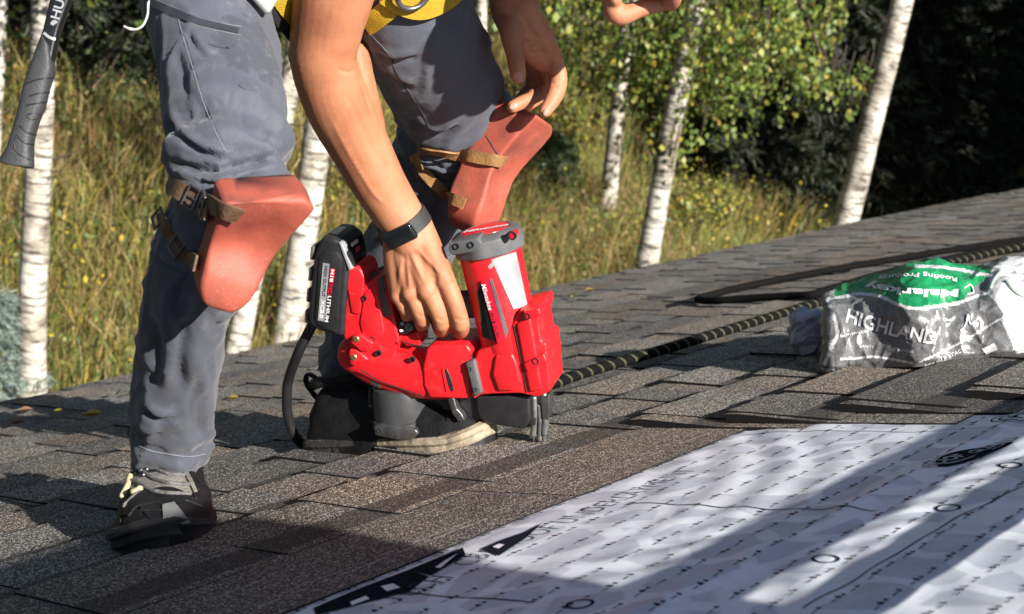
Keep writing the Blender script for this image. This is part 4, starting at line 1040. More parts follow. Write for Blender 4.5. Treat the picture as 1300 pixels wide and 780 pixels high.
RLEG = [(243, -140, 1.78), (255, -70, 1.75), (262, 0, 1.715), (276, 80, 1.67), (288, 160, 1.615), (292, 215, 1.59), (288, 258, 1.585), (262, 315, 1.62), (240, 385, 1.68), (226, 470, 1.755), (216, 548, 1.825), (213, 578, 1.85)]
RLW = [200, 178, 162, 150, 148, 146, 138, 126, 116, 108, 103, 100]
LLEG = [(470, -130, 1.88), (495, -60, 1.92), (520, 10, 1.97), (548, 75, 2.05), (574, 135, 2.13), (578, 180, 2.19), (556, 225, 2.23), (532, 285, 2.27), (505, 345, 2.31), (475, 410, 2.35), (456, 455, 2.38), (448, 478, 2.395)]
LLW = [190, 172, 160, 152, 140, 136, 128, 116, 108, 102, 98, 96]
rl = np.array([P(*q) for q in RLEG]); ll = np.array([P(*q) for q in LLEG])
rr_ = np.array([w_ / 2 / FPX * q[2] for w_, q in zip(RLW, RLEG)]); lr_ = np.array([w_ / 2 / FPX * q[2] for w_, q in zip(LLW, LLEG)])
PELV = Pc(-.26, -.60, 1.98)
# ---- skin body: legs inside the trousers, torso, arms, hands, neck and head as one surface
bp_ = []
bp_.append(tube(rl, rr_ * 0.55, 60, 16)); bp_.append(tube(ll, lr_ * 0.55, 60, 16))
spine = [PELV, Pc(-.24, -.66, 1.87), Pc(-.15, -.76, 1.90), Pc(-.06, -.73, 1.94), Pc(0.0, -.68, 1.955)]
bp_.append(tube(spine, [(0.11, 0.15), (0.10, 0.135), (0.11, 0.15), (0.10, 0.15), (0.06, 0.08)], 30, 24, ref=cdir((0, -1, 0))))
SHR = Pc(-.185, -.60, 1.76); ELR = P(418, 72, 1.93); WRR = NPt(517, 290, 0.034)
SHL = Pc(-.01, -.68, 2.09); ELL = P(628, -225, 1.93); WRL = P(655, 12, 2.0)
bp_.append(tube([spine[3], Pc(-.12, -.67, 1.86), SHR], [0.08, 0.07, 0.06], 14, 16)); bp_.append(tube([spine[3], Pc(-.03, -.70, 2.02), SHL], [0.08, 0.07, 0.06], 14, 16))
fa = [P(428, -40, 1.84), P(415, 35, 1.88), P(411, 80, 1.905), P(430, 135, 1.945), P(456, 185, 1.985), P(484, 238, 2.02)]
bp_.append(tube([SHR, (SHR + fa[0]) / 2] + fa + [WRR, NPt(524, 306, .034)], [.056, .057, .0525, .0445, .0415, .0425, .0395, .0355, .0315, .031], 70, 28))
bp_.append(tube([P(392, 70, 1.90), P(398, 105, 1.925)], [0.026, 0.022], 8, 16)); bp_.append(tube([P(448, 70, 1.945), P(452, 110, 1.955), P(468, 160, 1.98)], [0.022, 0.026, 0.022], 10, 14))
bp_.append(tube([SHL, (SHL + ELL) / 2, ELL, P(638, -120, 1.97), P(650, -40, 1.99), WRL, P(661, 28, 2.005)], [.055, .054, .05, .045, .037, .0325, .030], 50, 24))
# right hand over the grip
RF = {'index': [(565, 354, .036), (577, 384, .042), (585, 411, .036), (584, 421, .012), (577, 412, -.010)],
      'middle': [(543, 368, .043), (554, 391, .046), (561, 410, .038), (560, 419, .014), (554, 408, -.010)],
      'ring': [(523, 371, .043), (530, 390, .045), (536, 405, .037), (535, 412, .014), (531, 401, -.010)],
      'pinky': [(507, 374, .038), (512, 387, .040), (517, 397, .033), (517, 403, .013), (515, 394, -.008)]}
RR = {'index': [.0125, .0118, .0112, .0102, .0085], 'middle': [.0128, .0118, .0112, .0102, .0085], 'ring': [.012, .0112, .0106, .0098, .008], 'pinky': [.0108, .0098, .0092, .0086, .007]}
for k, q in RF.items():
    RR[k] = [x * 1.07 for x in RR[k]]; pts = [NPt(*a) for a in q]; bp_.append(tube(pts, RR[k], 26, 14))
    w0 = WRR + (NPt(*q[0]) - NPt(535, 359, .038)) * 0.42
    bp_.append(tube([w0, (w0 + pts[0]) / 2 + NY * 0.003, pts[0]], [.0215, .0195, .0135], 14, 14))
    bp_.append(ell(pts[0] + NY * 0.003, np.eye(3) * RR[k][0] * 1.10)); bp_.append(ell(pts[2] + NY * 0.001, np.eye(3) * RR[k][2] * 1.04))
bp_.append(ell(NPt(533, 335, .030), [NX * .030, NY * .014, NZ * .034])); bp_.append(tube([NPt(530, 312, .012), NPt(552, 335, .0), NPt(566, 352, -.022), NPt(572, 372, -.034)], [.019, .016, .0125, .010], 18, 14))
# left hand hanging open, fingers curled
LF = {'index': [(701, 74, 2.030), (709, 100, 2.030), (704, 122, 2.020), (692, 142, 2.010)],
      'middle': [(694, 82, 2.056), (697, 108, 2.072), (676, 123, 2.058), (651, 136, 2.044)],
      'ring': [(684, 85, 2.080), (690, 114, 2.098), (672, 131, 2.090), (657, 140, 2.082)],
      'pinky': [(672, 82, 2.100), (676, 106, 2.118), (666, 120, 2.116), (658, 128, 2.110)]}
LR = {'index': [.0135, .0125, .0115, .0085], 'middle': [.0130, .0115, .0108, .0088], 'ring': [.0125, .011, .0098, .008], 'pinky': [.011, .0095, .0088, .007]}
for k, q in LF.items():
    pts = [P(*a) for a in q]; bp_.append(tube(pts, LR[k], 26, 14)); w0 = WRL + (pts[0] - P(688, 80, 2.06)) * 0.45
    bp_.append(tube([w0, (w0 + pts[0]) / 2, pts[0]], [.022, .020, .0145], 14, 14))
bp_.append(tube([P(648, 24, 1.99), P(650, 45, 1.978), P(654, 70, 1.972), P(658, 96, 1.974)], [.018, .0155, .0122, .0108], 24, 16))
bp_.append(tube([P(652, 30, 1.99), P(672, 60, 2.01), P(690, 80, 2.03)], [.02, .017, .013], 12, 12))
# head
HF, HU = cdir(nrm([-.05, 1.0, 0.10])), cdir(nrm([1.0, .08, .05])); HS = np.cross(HU, HF)
NT = P(781, 22, 1.75); HC = NT - HF * 0.118 + HU * 0.024
h = lambda f, u, s=0.0: HC + HF * f + HU * u + HS * s
bp_.append(ell(h(-.008, .035), [HF * .098, HS * .076, HU * .098])); bp_.append(ell(h(.028, -.035), [HF * .068, HS * .058, HU * .072]))
bp_.append(tube([h(.098, .030), h(.106, .005), h(.1155, -.020), h(.100, -.030)], [.009, .010, .0125, .011], 16, 14)); bp_.append(tube([h(.100, -.026, -.012), h(.100, -.026, .012)], [.008, .008], 6, 10))
bp_.append(tube([h(.082, -.052, -.02), h(.0935, -.052, 0), h(.082, -.052, .02)], [.006, .0085, .006], 10, 10)); bp_.append(tube([h(.080, -.064, -.018), h(.0905, -.065, 0), h(.080, -.064, .018)], [.006, .0085, .006], 10, 10))
bp_.append(ell(h(.068, -.092), [HF * .024, HS * .026, HU * .020])); bp_.append(tube([h(.078, .036, -.05), h(.093, .038, -.02), h(.093, .038, .02), h(.078, .036, .05)], [.009, .011, .011, .009], 16, 10))
for s in (-1, 1):
    bp_.append(ell(h(.062, -.018, s * .042), [HF * .026, HS * .022, HU * .022])); bp_.append(ell(h(-.012, -.005, s * .078), [HF * .018, HS * .008, HU * .032]))
    bp_.append(ell(h(.0765, .012, s * .031), [HF * .012, HS * .015, HU * .012]))
bp_.append(tube([spine[3], spine[4], h(-.05, -.09), h(-.03, -.03)], [.062, .056, .052, .05], 16, 16))
V, Fc = fuse(bp_, 0.0022, 5)
SK = [([(520, 318), (530, 340), (542, 364)], -.0016, 2.6), ([(516, 322), (518, 345), (521, 367)], -.0015, 2.4), ([(528, 314), (545, 333), (562, 350)], -.0016, 2.6), ([(510, 330), (507, 352), (506, 370)], -.0012, 2.2),
      ([(531, 322), (538, 345), (536, 362)], .0014, 3.5), ([(512, 335), (514, 352), (514, 368)], .0014, 3.0), ([(545, 330), (551, 348), (554, 362)], .0016, 3.5),
      ([(577, 404), (584, 407), (591, 406)], .0012, 1.4), ([(554, 404), (560, 407), (566, 405)], .0012, 1.4), ([(530, 399), (536, 402), (541, 400)], .0011, 1.3), ([(512, 392), (517, 394), (521, 392)], .001, 1.2),
      ([(428, 88), (442, 92), (456, 87)], .0014, 3.0), ([(456, 88), (462, 112), (474, 150)], .0030, 3.0), ([(420, 150), (440, 190), (470, 240), (490, 262)], -.0014, 3.0), ([(440, 120), (455, 150), (480, 205)], .0014, 4.0),
      ([(662, 50), (672, 56), (682, 54)], .0030, 2.6), ([(668, 64), (680, 68), (692, 64)], .0022, 2.4), ([(648, 80), (655, 83), (663, 81)], .0010, 1.4), ([(700, 104), (706, 108), (712, 106)], .0012, 1.6), ([(684, 110), (688, 118), (688, 124)], .0012, 1.6), ([(668, 30), (676, 42), (686, 50)], .0018, 3)]
for _ in range(1):
    nn_ = vnormals(V, Fc); qv = (V - CAMPOS) @ BAS; pxv = np.stack([650 + FPX * qv[:, 0] / qv[:, 2], 390 + FPX * qv[:, 1] / qv[:, 2]], 1)
    fc_ = np.clip(-((V - CAMPOS) * nn_).sum(1) / np.linalg.norm(V - CAMPOS, axis=1) * 2.5, 0, 1); dd_ = np.zeros(len(V))
    for pl, dep_, wd_ in SK:
        q = resample(np.array(pl, float), 30); ii = np.where((pxv[:, 0] > q[:, 0].min() - 15) & (pxv[:, 0] < q[:, 0].max() + 15) & (pxv[:, 1] > q[:, 1].min() - 15) & (pxv[:, 1] < q[:, 1].max() + 15) & (fc_ > 0))[0]
        D = np.linalg.norm(pxv[ii][:, None] - q[None], axis=2); j = D.argmin(1); d_ = D[np.arange(len(ii)), j]
        dd_[ii] -= dep_ * np.clip(np.sin(np.pi * (j + .5) / 30) * 1.6, 0, 1) * np.exp(-(d_ / wd_) ** 2)
    V = V + nn_ * (dd_ * fc_)[:, None]
V, Fc = with_mods(V, Fc, [('DECIMATE', dict(ratio=0.40))])
body = mk('body', V, Fc, M_SKIN, person)
BODYBVH = BVHTree.FromPolygons(V.tolist(), Fc)
def nail_on(px, py, z, size, dirv, nm='fingernail', tgt=None):
    d = pixdir(px, py); hit = BODYBVH.ray_cast(Vector(CAMPOS), Vector(d))
    if hit[0] is None: return
    p = np.array(hit[0]); n_ = np.array(hit[1]); n_ = n_ if n_.dot(d) < 0 else -n_
    t = nrm(cdir(dirv) - cdir(dirv).dot(n_) * n_); s = np.cross(n_, t)
    V, Fc = ell(p + n_ * 0.0002, [t * size, s * size * 0.72, n_ * 0.0013], 16, 8); mk(nm, V, Fc, M_NAIL, body)
nail_on(657.5, 98, 1.97, 0.0078, (0.05, 1, 0)); nail_on(652, 135, 2.03, 0.0062, (-.85, .5, 0)); nail_on(693, 143, 2.0, 0.005, (-.4, .9, 0))
# hair
hp_ = [ell(h(-.012, .048), [HF * .100, HS * .083, HU * .100]), ell(h(-.045, .0), [HF * .062, HS * .080, HU * .09])]
V, Fc = fuse(hp_, 0.004, 2); nn_ = vnormals(V, Fc); V = V + nn_ * (vnoise(V, 60, 3) * 0.006)[:, None]
k = (V - HC) @ HF; V[k > .075] -= HF * (k[k > .075] - .075)[:, None]
mk('hair', V, Fc, simple('brown_hair', (0.035, 0.022, 0.014), 0.5, var=0.5, vscale=80, bump=1.0, bscale=300), person)
for s in (-1, 1):
    V, Fc = tube([h(.088, .034, s * .012), h(.094, .040, s * .03), h(.080, .036, s * .052)], [.003, .004, .002], 12, 8); mk('eyebrow', V, Fc, M_TWIG, person)
    V, Fc = ell(h(.0775, .012, s * .031), [HF * .0125, HS * .013, HU * .0115]); mk('eye', V, Fc, simple('eye', (0.6, 0.58, 0.55), 0.15), person)
# shirt
sh = [tube([Pc(-.2, -.60, 1.85), Pc(-.06, -.60, 1.84), Pc(.05, -.56, 1.83)], [.14, .14, .09], 20, 20), tube([PELV + cdir((.0, -.06, 0)), spine[1], spine[2], spine[3]], [(0.125, 0.165), (0.118, 0.155), (0.128, 0.168), (0.11, 0.16)], 30, 24, ref=cdir((0, -1, 0))),
      tube([spine[3], Pc(-.12, -.67, 1.86), SHR, SHR * 0.62 + ELR * 0.38], [0.095, 0.085, 0.075, 0.07], 20, 18), tube([spine[3], Pc(-.03, -.70, 2.02), SHL, SHL * 0.6 + ELL * 0.4], [0.095, 0.085, 0.072, 0.066], 20, 18)]
V, Fc = fuse(sh, 0.006, 3); nn_ = vnormals(V, Fc); V = V + nn_ * (vnoise(V, 18, 5) * 0.008)[:, None]
mk('shirt', V, Fc, simple('dark_shirt', (0.03, 0.032, 0.036), 0.85, bump=0.4), person)

# ---- trousers
def trouser_mat():
    m, n, l, b = newmat('grey_work_trousers')
    tc = N(n, 'ShaderNodeTexCoord')
    a = N(n, 'ShaderNodeTexNoise', Scale=9.0, Detail=6.0, Roughness=0.6); l.new(tc.outputs['Object'], a.inputs['Vector'])
    r = ramp(n, [(0.3, (0.050, 0.056, 0.074)), (0.7, (0.068, 0.075, 0.096))]); l.new(a.outputs['Fac'], r.inputs['Fac'])
    # damp blotch on the thigh
    loc = np.array(P(326, 62, 1.62)) - np.array(person.location)
    vs = N(n, 'ShaderNodeVectorMath', operation='DISTANCE'); l.new(tc.outputs['Object'], vs.inputs[0]); vs.inputs[1].default_value = loc
    st = N(n, 'ShaderNodeTexNoise', Scale=75.0, Detail=6.0, Roughness=0.7); l.new(tc.outputs['Object'], st.inputs['Vector'])
    mr = N(n, 'ShaderNodeMapRange'); mr.inputs[1].default_value = 0.035; mr.inputs[2].default_value = 0.062; mr.inputs[3].default_value = 0.60; mr.inputs[4].default_value = 0.25; l.new(vs.outputs['Value'], mr.inputs[0])
    lt = N(n, 'ShaderNodeMath', operation='LESS_THAN'); l.new(st.outputs['Fac'], lt.inputs[0]); l.new(mr.outputs[0], lt.inputs[1])
    sm = N(n, 'ShaderNodeMath', operation='MULTIPLY'); l.new(lt.outputs[0], sm.inputs[0]); sm.inputs[1].default_value = 0.55
    c = mixrgb(n, l, sm.outputs[0], r.outputs['Color'], (0.032, 0.036, 0.045)); 
    dn = N(n, 'ShaderNodeTexNoise', Scale=45.0, Detail=8.0, Roughness=0.75); l.new(tc.outputs['Object'], dn.inputs['Vector'])
    dr = ramp(n, [(0.58, (0, 0, 0)), (0.74, (0.5, 0.5, 0.5))]); l.new(dn.outputs['Fac'], dr.inputs['Fac'])
    c = mixrgb(n, l, dr.outputs['Color'], c, (0.20, 0.19, 0.18)); l.new(c, b.inputs['Base Color'])
    b.inputs['Roughness'].default_value = 0.72; b.inputs['Sheen Weight'].default_value = 0.15
    wv = N(n, 'ShaderNodeTexNoise', Scale=900.0, Detail=2.0); l.new(tc.outputs['Object'], wv.inputs['Vector'])
    bp = N(n, 'ShaderNodeBump', Strength=0.3, Distance=0.001); l.new(wv.outputs['Fac'], bp.inputs['Height'])
    w2 = N(n, 'ShaderNodeTexNoise', Scale=28.0, Detail=3.0); l.new(tc.outputs['Object'], w2.inputs['Vector'])
    b2 = N(n, 'ShaderNodeBump', Strength=0.35, Distance=0.008); l.new(w2.outputs['Fac'], b2.inputs['Height']); l.new(bp.outputs[0], b2.inputs['Normal']); l.new(b2.outputs[0], b.inputs['Normal'])
    return m
M_TR = trouser_mat()
tparts = [tube(rl, rr_, 80, 36, caps=False), tube(ll, lr_, 80, 36, caps=False), ell(rl[0], np.eye(3) * rr_[0]), ell(ll[0], np.eye(3) * lr_[0]),
          tube([PELV + cdir((0.0, .02, 0.02)), PELV, Pc(-.25, -.68, 1.95)], [(0.10, .14), (0.11, .15), (0.115, 0.155)], 20, 30, ref=cdir((0, -1, 0))),
          tube([rl[0], PELV, ll[0]], [.09, .095, .09], 20, 24)]
V, Fc = fuse(tparts, 0.0042, 6)
def leg_coords(V):
    out = []
    for ax_, rr in ((rl, rr_), (ll, lr_)):
        p, r = resample(ax_, 240, rr); T, A, B = frames(p, cdir((0, 0, -1)))
        seg = np.r_[0, np.cumsum(np.linalg.norm(np.diff(p, axis=0), axis=1))]
        best = np.full(len(V), 9.0); bi = np.zeros(len(V), int)
        for i in range(0, 240):
            d = np.linalg.norm(V - p[i], axis=1); k = d < best; best[k] = d[k]; bi[k] = i
        dv = V - p[bi]; th = np.arctan2((dv * B[bi]).sum(1), (dv * A[bi]).sum(1))
        out.append((best / r[bi, 0], seg[bi] / seg[-1], th, seg[-1]))
    return out
lc = leg_coords(V); isl = lc[1][0] < lc[0][0]
s = np.where(isl, lc[1][1], lc[0][1]); th = np.where(isl, lc[1][2], lc[0][2]); Ln = 0.85
nz3 = lambda a, b, c: np.array([mnoise.noise(Vector(q)) for q in np.stack([a, b, c], 1)])
cs, sn = np.cos(th), np.sin(th)
disp = 0.0045 * nz3(s * 9 + cs * 0.8, cs * 1.9 + s * 6, sn * 1.9 + isl * 9)
dia = nz3(s * 16 + th * 1.1, cs * 1.1, sn * 1.1 + isl * 5); disp += 0.0030 * dia * (0.4 + 0.6 * (s > 0.25))
# sharp drapery creases
rid = 1 - np.abs(nz3(s * 13 + cs * 1.5, cs * 1.4 + 3, sn * 1.4 + 7 + isl * 4)) * 2; disp += 0.0034 * np.clip(rid - 0.55, 0, 1) * 2
kb = np.exp(-((s - 0.45) / 0.05) ** 2); disp += kb * 0.0085 * np.sin(s * 95 + 1.6 * cs + 1.2 * sn + 2.0 * nz3(s * 8, cs, sn))
kb2 = np.exp(-((s - 0.63) / 0.05) ** 2) * (cs < 0.5); disp += kb2 * 0.0040 * np.sin(s * 120 + 2.5 * th)
an = np.exp(-((s - 0.95) / 0.035) ** 2); disp += an * 0.0030 * np.sin(s * 130 + 2 * cs + 3 * nz3(s * 5, cs * 2, sn * 2))
k = np.minimum(lc[0][0], lc[1][0]) < 1.5
nn_ = vnormals(V, Fc); V = V + nn_ * (disp * k)[:, None]
# individual sharp folds
CRE = [([(212, 214), (255, 229), (308, 224), (362, 212)], -.012, 10), ([(205, 140), (225, 170), (255, 192), (300, 205)], .0075, 5), ([(213, 204), (250, 214), (300, 211), (352, 198)], .009, 4.5), ([(220, 222), (260, 232), (300, 228), (357, 214)], .008, 4.5),
       ([(238, 40), (250, 62), (262, 74)], .0045, 4), ([(222, 60), (232, 95), (240, 130)], .004, 8), ([(300, 150), (325, 170), (350, 178)], .004, 6), ([(213, 290), (228, 310), (243, 332)], .007, 6), ([(198, 330), (222, 345), (243, 350)], .006, 5),
       ([(242, 345), (226, 375), (216, 412)], .006, 8), ([(190, 400), (200, 440), (195, 492)], .007, 10), ([(236, 400), (226, 450), (232, 505)], .007, 12), ([(178, 518), (200, 535), (228, 530)], .007, 6), ([(163, 546), (185, 556), (207, 551)], .006, 5),
       ([(216, 256), (230, 262), (246, 262)], .006, 4), ([(255, 470), (245, 515), (252, 560)], .005, 9),
       ([(476, 68), (500, 79), (532, 72)], .007, 5), ([(482, 90), (505, 106), (524, 113)], .006, 5), ([(518, 150), (540, 166), (560, 171), (584, 160)], .008, 5), ([(505, 198), (520, 215), (530, 238)], .007, 4), ([(498, 214), (512, 236), (522, 258)], .006, 4), ([(545, 204), (565, 215), (588, 214)], .007, 4), ([(550, 222), (566, 232), (584, 230)], .006, 4), ([(492, 262), (515, 280), (540, 290)], .006, 6)]
nn_ = vnormals(V, Fc); qv = (V - CAMPOS) @ BAS; pxv = np.stack([650 + FPX * qv[:, 0] / qv[:, 2], 390 + FPX * qv[:, 1] / qv[:, 2]], 1)
facing = np.clip(-((V - CAMPOS) * nn_).sum(1) / np.linalg.norm(V - CAMPOS, axis=1) * 2.5, 0, 1); dd_ = np.zeros(len(V))
for pl, dep_, wd_ in [(a_, b_ * .85, c_ * .8) for a_, b_, c_ in CRE]:
    q = resample(np.array(pl, float), 40); best = np.full(len(V), 1e9); tb = np.zeros(len(V)); sgn = np.zeros(len(V))
    box = (pxv[:, 0] > q[:, 0].min() - 60) & (pxv[:, 0] < q[:, 0].max() + 60) & (pxv[:, 1] > q[:, 1].min() - 60) & (pxv[:, 1] < q[:, 1].max() + 60); ii = np.where(box)[0]
    D = np.linalg.norm(pxv[ii][:, None] - q[None], axis=2); j = D.argmin(1); d_ = D[np.arange(len(ii)), j]; T_ = np.gradient(q, axis=0)[j]; w_ = pxv[ii] - q[j]; sg_ = np.sign(T_[:, 0] * w_[:, 1] - T_[:, 1] * w_[:, 0])
    end = np.clip(np.sin(np.pi * (j + 0.5) / 40) * 1.8, 0, 1); sd_ = d_ * sg_
    dd_[ii] += end * dep_ * (-np.exp(-(sd_ / wd_) ** 2) + 0.75 * np.exp(-((sd_ + wd_ * 2.0) / (wd_ * 1.3)) ** 2))
V = V + nn_ * (dd_ * facing)[:, None]
trous = mk('trousers', V, Fc, M_TR, person)
TB = BVHTree.FromPolygons(V.tolist(), Fc)
def cast(px, py, bvh, off=0.0):
    d = pixdir(px, py); hit = bvh.ray_cast(Vector(CAMPOS), Vector(d))
    if hit[0] is None:
        q = bvh.find_nearest(Vector(CAMPOS + d * 1.8)); hit = q
    p = np.array(hit[0]); n_ = np.array(hit[1]); n_ = n_ if n_.dot(d) < 0 else -n_
    return p + n_ * off, n_
def smooth_n(ns):
    ns = np.array(ns)
    for _ in range(6):
        m = ns.copy(); m[1:-1] = (ns[:-2] + ns[1:-1] * 2 + ns[2:]) / 4; ns = m / np.linalg.norm(m, axis=1)[:, None]
    return ns
def ribbon(pts, ns, wd, th_, name, mat, parent, wid=None):
    pts = np.array(pts, float); ns = smooth_n(ns)
    for _ in range(2): pts[1:-1] = (pts[:-2] + 2 * pts[1:-1] + pts[2:]) / 4
    T = np.gradient(pts, axis=0); T /= np.linalg.norm(T, axis=1)[:, None]; S = np.cross(T, ns); S /= np.linalg.norm(S, axis=1)[:, None]
    n_ = np.cross(S, T); wv = np.full(len(pts), wd) if wid is None else np.asarray(wid)
    V = np.stack([pts + S * wv[:, None] / 2 + n_ * th_, pts - S * wv[:, None] / 2 + n_ * th_, pts - S * wv[:, None] / 2 - n_ * th_ * .6, pts + S * wv[:, None] / 2 - n_ * th_ * .6], 1).reshape(-1, 3)
    Fc = []
    for i in range(len(pts) - 1):
        for j in range(4): Fc.append((i * 4 + j, i * 4 + (j + 1) % 4, i * 4 + 4 + (j + 1) % 4, i * 4 + 4 + j))
    e = (len(pts) - 1) * 4; Fc += [(3, 2, 1, 0), (e, e + 1, e + 2, e + 3)]
    o = mk(name, V, Fc, mat, parent); sharp(o, 50); return o
def px_ribbon(pl, wd, name, mat, parent, bvh, off=0.002, th_=0.0012, n=40):
    q = resample(np.array(pl, float), n); r = [cast(a, b, bvh, off) for a, b in q]
    return ribbon([x[0] for x in r], [x[1] for x in r], wd, th_, name, mat, parent)
def px_cord(pl, rad, name, mat, parent, bvh, off=0.0, n=60):
    q = resample(np.array(pl, float), n); pts = np.array([cast(a, b, bvh, off)[0] for a, b in q])
    for _ in range(2): pts[1:-1] = (pts[:-2] + 2 * pts[1:-1] + pts[2:]) / 4
    V, Fc = tube(pts, np.full(n, rad), 0, 6); return mk(name, V, Fc, mat, parent)
M_SEAM = simple('seam_thread', (0.13, 0.135, 0.155), 0.8); M_ZIP = simple('pocket_zip', (0.03, 0.033, 0.04), 0.5); M_CORD = simple('grey_cord', (0.36, 0.36, 0.35), 0.8)
px_cord([(226, 24), (236, 60), (247, 95), (258, 130), (272, 165), (286, 192)], 0.0007, 'seam', M_SEAM, trous, TB)
px_cord([(229, 24), (239, 60), (250, 95), (261, 130), (275, 165), (289, 191)], 0.0005, 'seam', M_ZIP, trous, TB, -.0003)
px_ribbon([(194, 4), (222, 16), (252, 28), (282, 35), (303, 40)], 0.0085, 'pocket_zip', M_ZIP, trous, TB, 0.0004, 0.0012)
px_cord([(194, -1), (222, 11), (252, 23), (282, 30), (305, 34)], 0.0009, 'pocket_welt', M_SEAM, trous, TB)
px_cord([(193, 10), (222, 22), (252, 33), (282, 40), (305, 45)], 0.0009, 'pocket_welt', M_SEAM, trous, TB)
px_cord([(472, 46), (492, 68), (505, 95), (521, 120), (537, 145), (545, 165)], 0.0011, 'seam', M_ZIP, trous, TB)
px_cord([(166, 562), (190, 572), (215, 577), (240, 580), (260, 577)], 0.0009, 'hem_seam', M_SEAM, trous, TB)
px_cord([(288, 60), (292, 62), (297, 58)], 0.0009, 'snag', M_ZIP, trous, TB, n=12); px_cord([(303, 108), (309, 113), (324, 115)], 0.0006, 'snag', M_ZIP, trous, TB, n=12); px_cord([(264, 56), (276, 60), (290, 62)], 0.0005, 'snag', M_ZIP, trous, TB, n=12)
V, Fc = tube([P(188, 4, 1.64), P(187, 20, 1.635), P(180, 34, 1.63), P(168, 38, 1.63), P(158, 34, 1.63)], [.0014] * 5, 24, 6); mk('zip_pull_cord', V, Fc, M_CORD, trous)
V, Fc = tube([P(189, 2, 1.64), P(186, 24, 1.635), P(176, 37, 1.63), P(164, 36, 1.63)], [.0012] * 4, 24, 6); mk('zip_pull_cord', V, Fc, M_CORD, trous)
# ---- harness
M_WEB = simple('yellow_webbing', (0.40, 0.25, 0.008), 0.75, var=0.15, bump=0.8, bscale=600); M_WEBB = simple('black_webbing', (0.012, 0.012, 0.014), 0.8, bump=0.6, bscale=600)
har = root('tmp', (0, 0, 0), 'x', 'x'); bpy.data.objects.remove(har)
for pl, wd_, mt in (([(330, -44, 1.80), (350, -10, 1.83), (366, 14, 1.86), (392, 44, 1.93)], 0.020, M_WEB), ([(312, -40, 1.80), (334, -6, 1.83), (352, 22, 1.86), (378, 56, 1.93)], 0.013, M_WEBB)):
    q_ = resample([P(*a_) for a_ in pl], 24); ribbon(q_, [cdir((-.1, -.15, -1))] * 24, wd_, 0.0014, 'harness_strap', mt, person)
st2 = px_ribbon([(466, 30), (474, 25), (484, 17), (498, 5), (512, -9), (530, -26)], 0.026, 'harness_strap', M_WEB, person, TB, 0.006, 0.0015)
px_ribbon([(490, -14), (510, 0), (532, 6), (552, 0), (568, -10), (580, -24)], 0.030, 'harness_pad', M_WEB, person, TB, 0.009, 0.004)
c0, n0 = cast(516, -18, TB, 0.020); a0 = nrm(np.cross(n0, cdir((0, 1, 0)))); b0 = np.cross(n0, a0)
V, Fc = tube([c0 + a0 * .021 * math.cos(t) + b0 * .021 * math.sin(t) for t in np.linspace(0, 2 * math.pi, 33)], [.0035] * 33, 0, 10, ref=n0, caps=False); mk('buckle_ring', V, Fc, M_STEEL, person)
c0, n0 = cast(322, -4, TB, 0.012); tx = nrm(cdir((1, .35, 0)) - cdir((1, .35, 0)).dot(n0) * n0); ty = np.cross(n0, tx)
V, Fc = bevelled(*boxv(c0, tx * .020, ty * .016, n0 * .005), 0.004); mk('buckle_plate', V, Fc, simple('pale_buckle', (0.42, 0.46, 0.42), 0.4, 0.3), person)

# ---- knee pads: thick moulded rubber soles strapped on
def pad_mat():
    m = simple('red_rubber_pad', (0.31, 0.068, 0.042), 0.62, var=0.28, vscale=20, bump=0.2, bscale=160); n, l = m.node_tree.nodes, m.node_tree.links; b = n['Principled BSDF']
    tc = N(n, 'ShaderNodeTexCoord'); src = b.inputs['Base Color'].links[0].from_socket
    d = N(n, 'ShaderNodeTexNoise', Scale=17.0, Detail=7.0, Roughness=0.65); l.new(tc.outputs['Object'], d.inputs['Vector']); r = ramp(n, [(0.52, (0, 0, 0)), (0.68, (0.55, 0.55, 0.55))]); l.new(d.outputs['Fac'], r.inputs['Fac'])
    c = mixrgb(n, l, r.outputs['Color'], src, (0.10, 0.055, 0.045))
    v = N(n, 'ShaderNodeTexVoronoi', Scale=260.0); l.new(tc.outputs['Object'], v.inputs['Vector']); vr = ramp(n, [(0.10, (0.8, 0.8, 0.8)), (0.16, (0, 0, 0))]); l.new(v.outputs['Distance'], vr.inputs['Fac'])
    d2 = N(n, 'ShaderNodeTexNoise', Scale=26.0, Detail=3.0); l.new(tc.outputs['Object'], d2.inputs['Vector']); r2 = ramp(n, [(0.50, (0, 0, 0)), (0.62, (1, 1, 1))]); l.new(d2.outputs['Fac'], r2.inputs['Fac'])
    mm = N(n, 'ShaderNodeMath', operation='MULTIPLY'); l.new(vr.outputs['Color'], mm.inputs[0]); l.new(r2.outputs['Color'], mm.inputs[1])
    l.new(mixrgb(n, l, mm.outputs[0], c, (0.45, 0.36, 0.30)), b.inputs['Base Color']); return m
M_PAD = pad_mat()
M_LEA = simple('brown_leather', (0.105, 0.058, 0.03), 0.6, var=0.4, vscale=60, bump=0.6, bscale=250)
M_LEA2 = simple('tan_leather', (0.24, 0.125, 0.045), 0.55, var=0.3, vscale=50, bump=0.5, bscale=250)
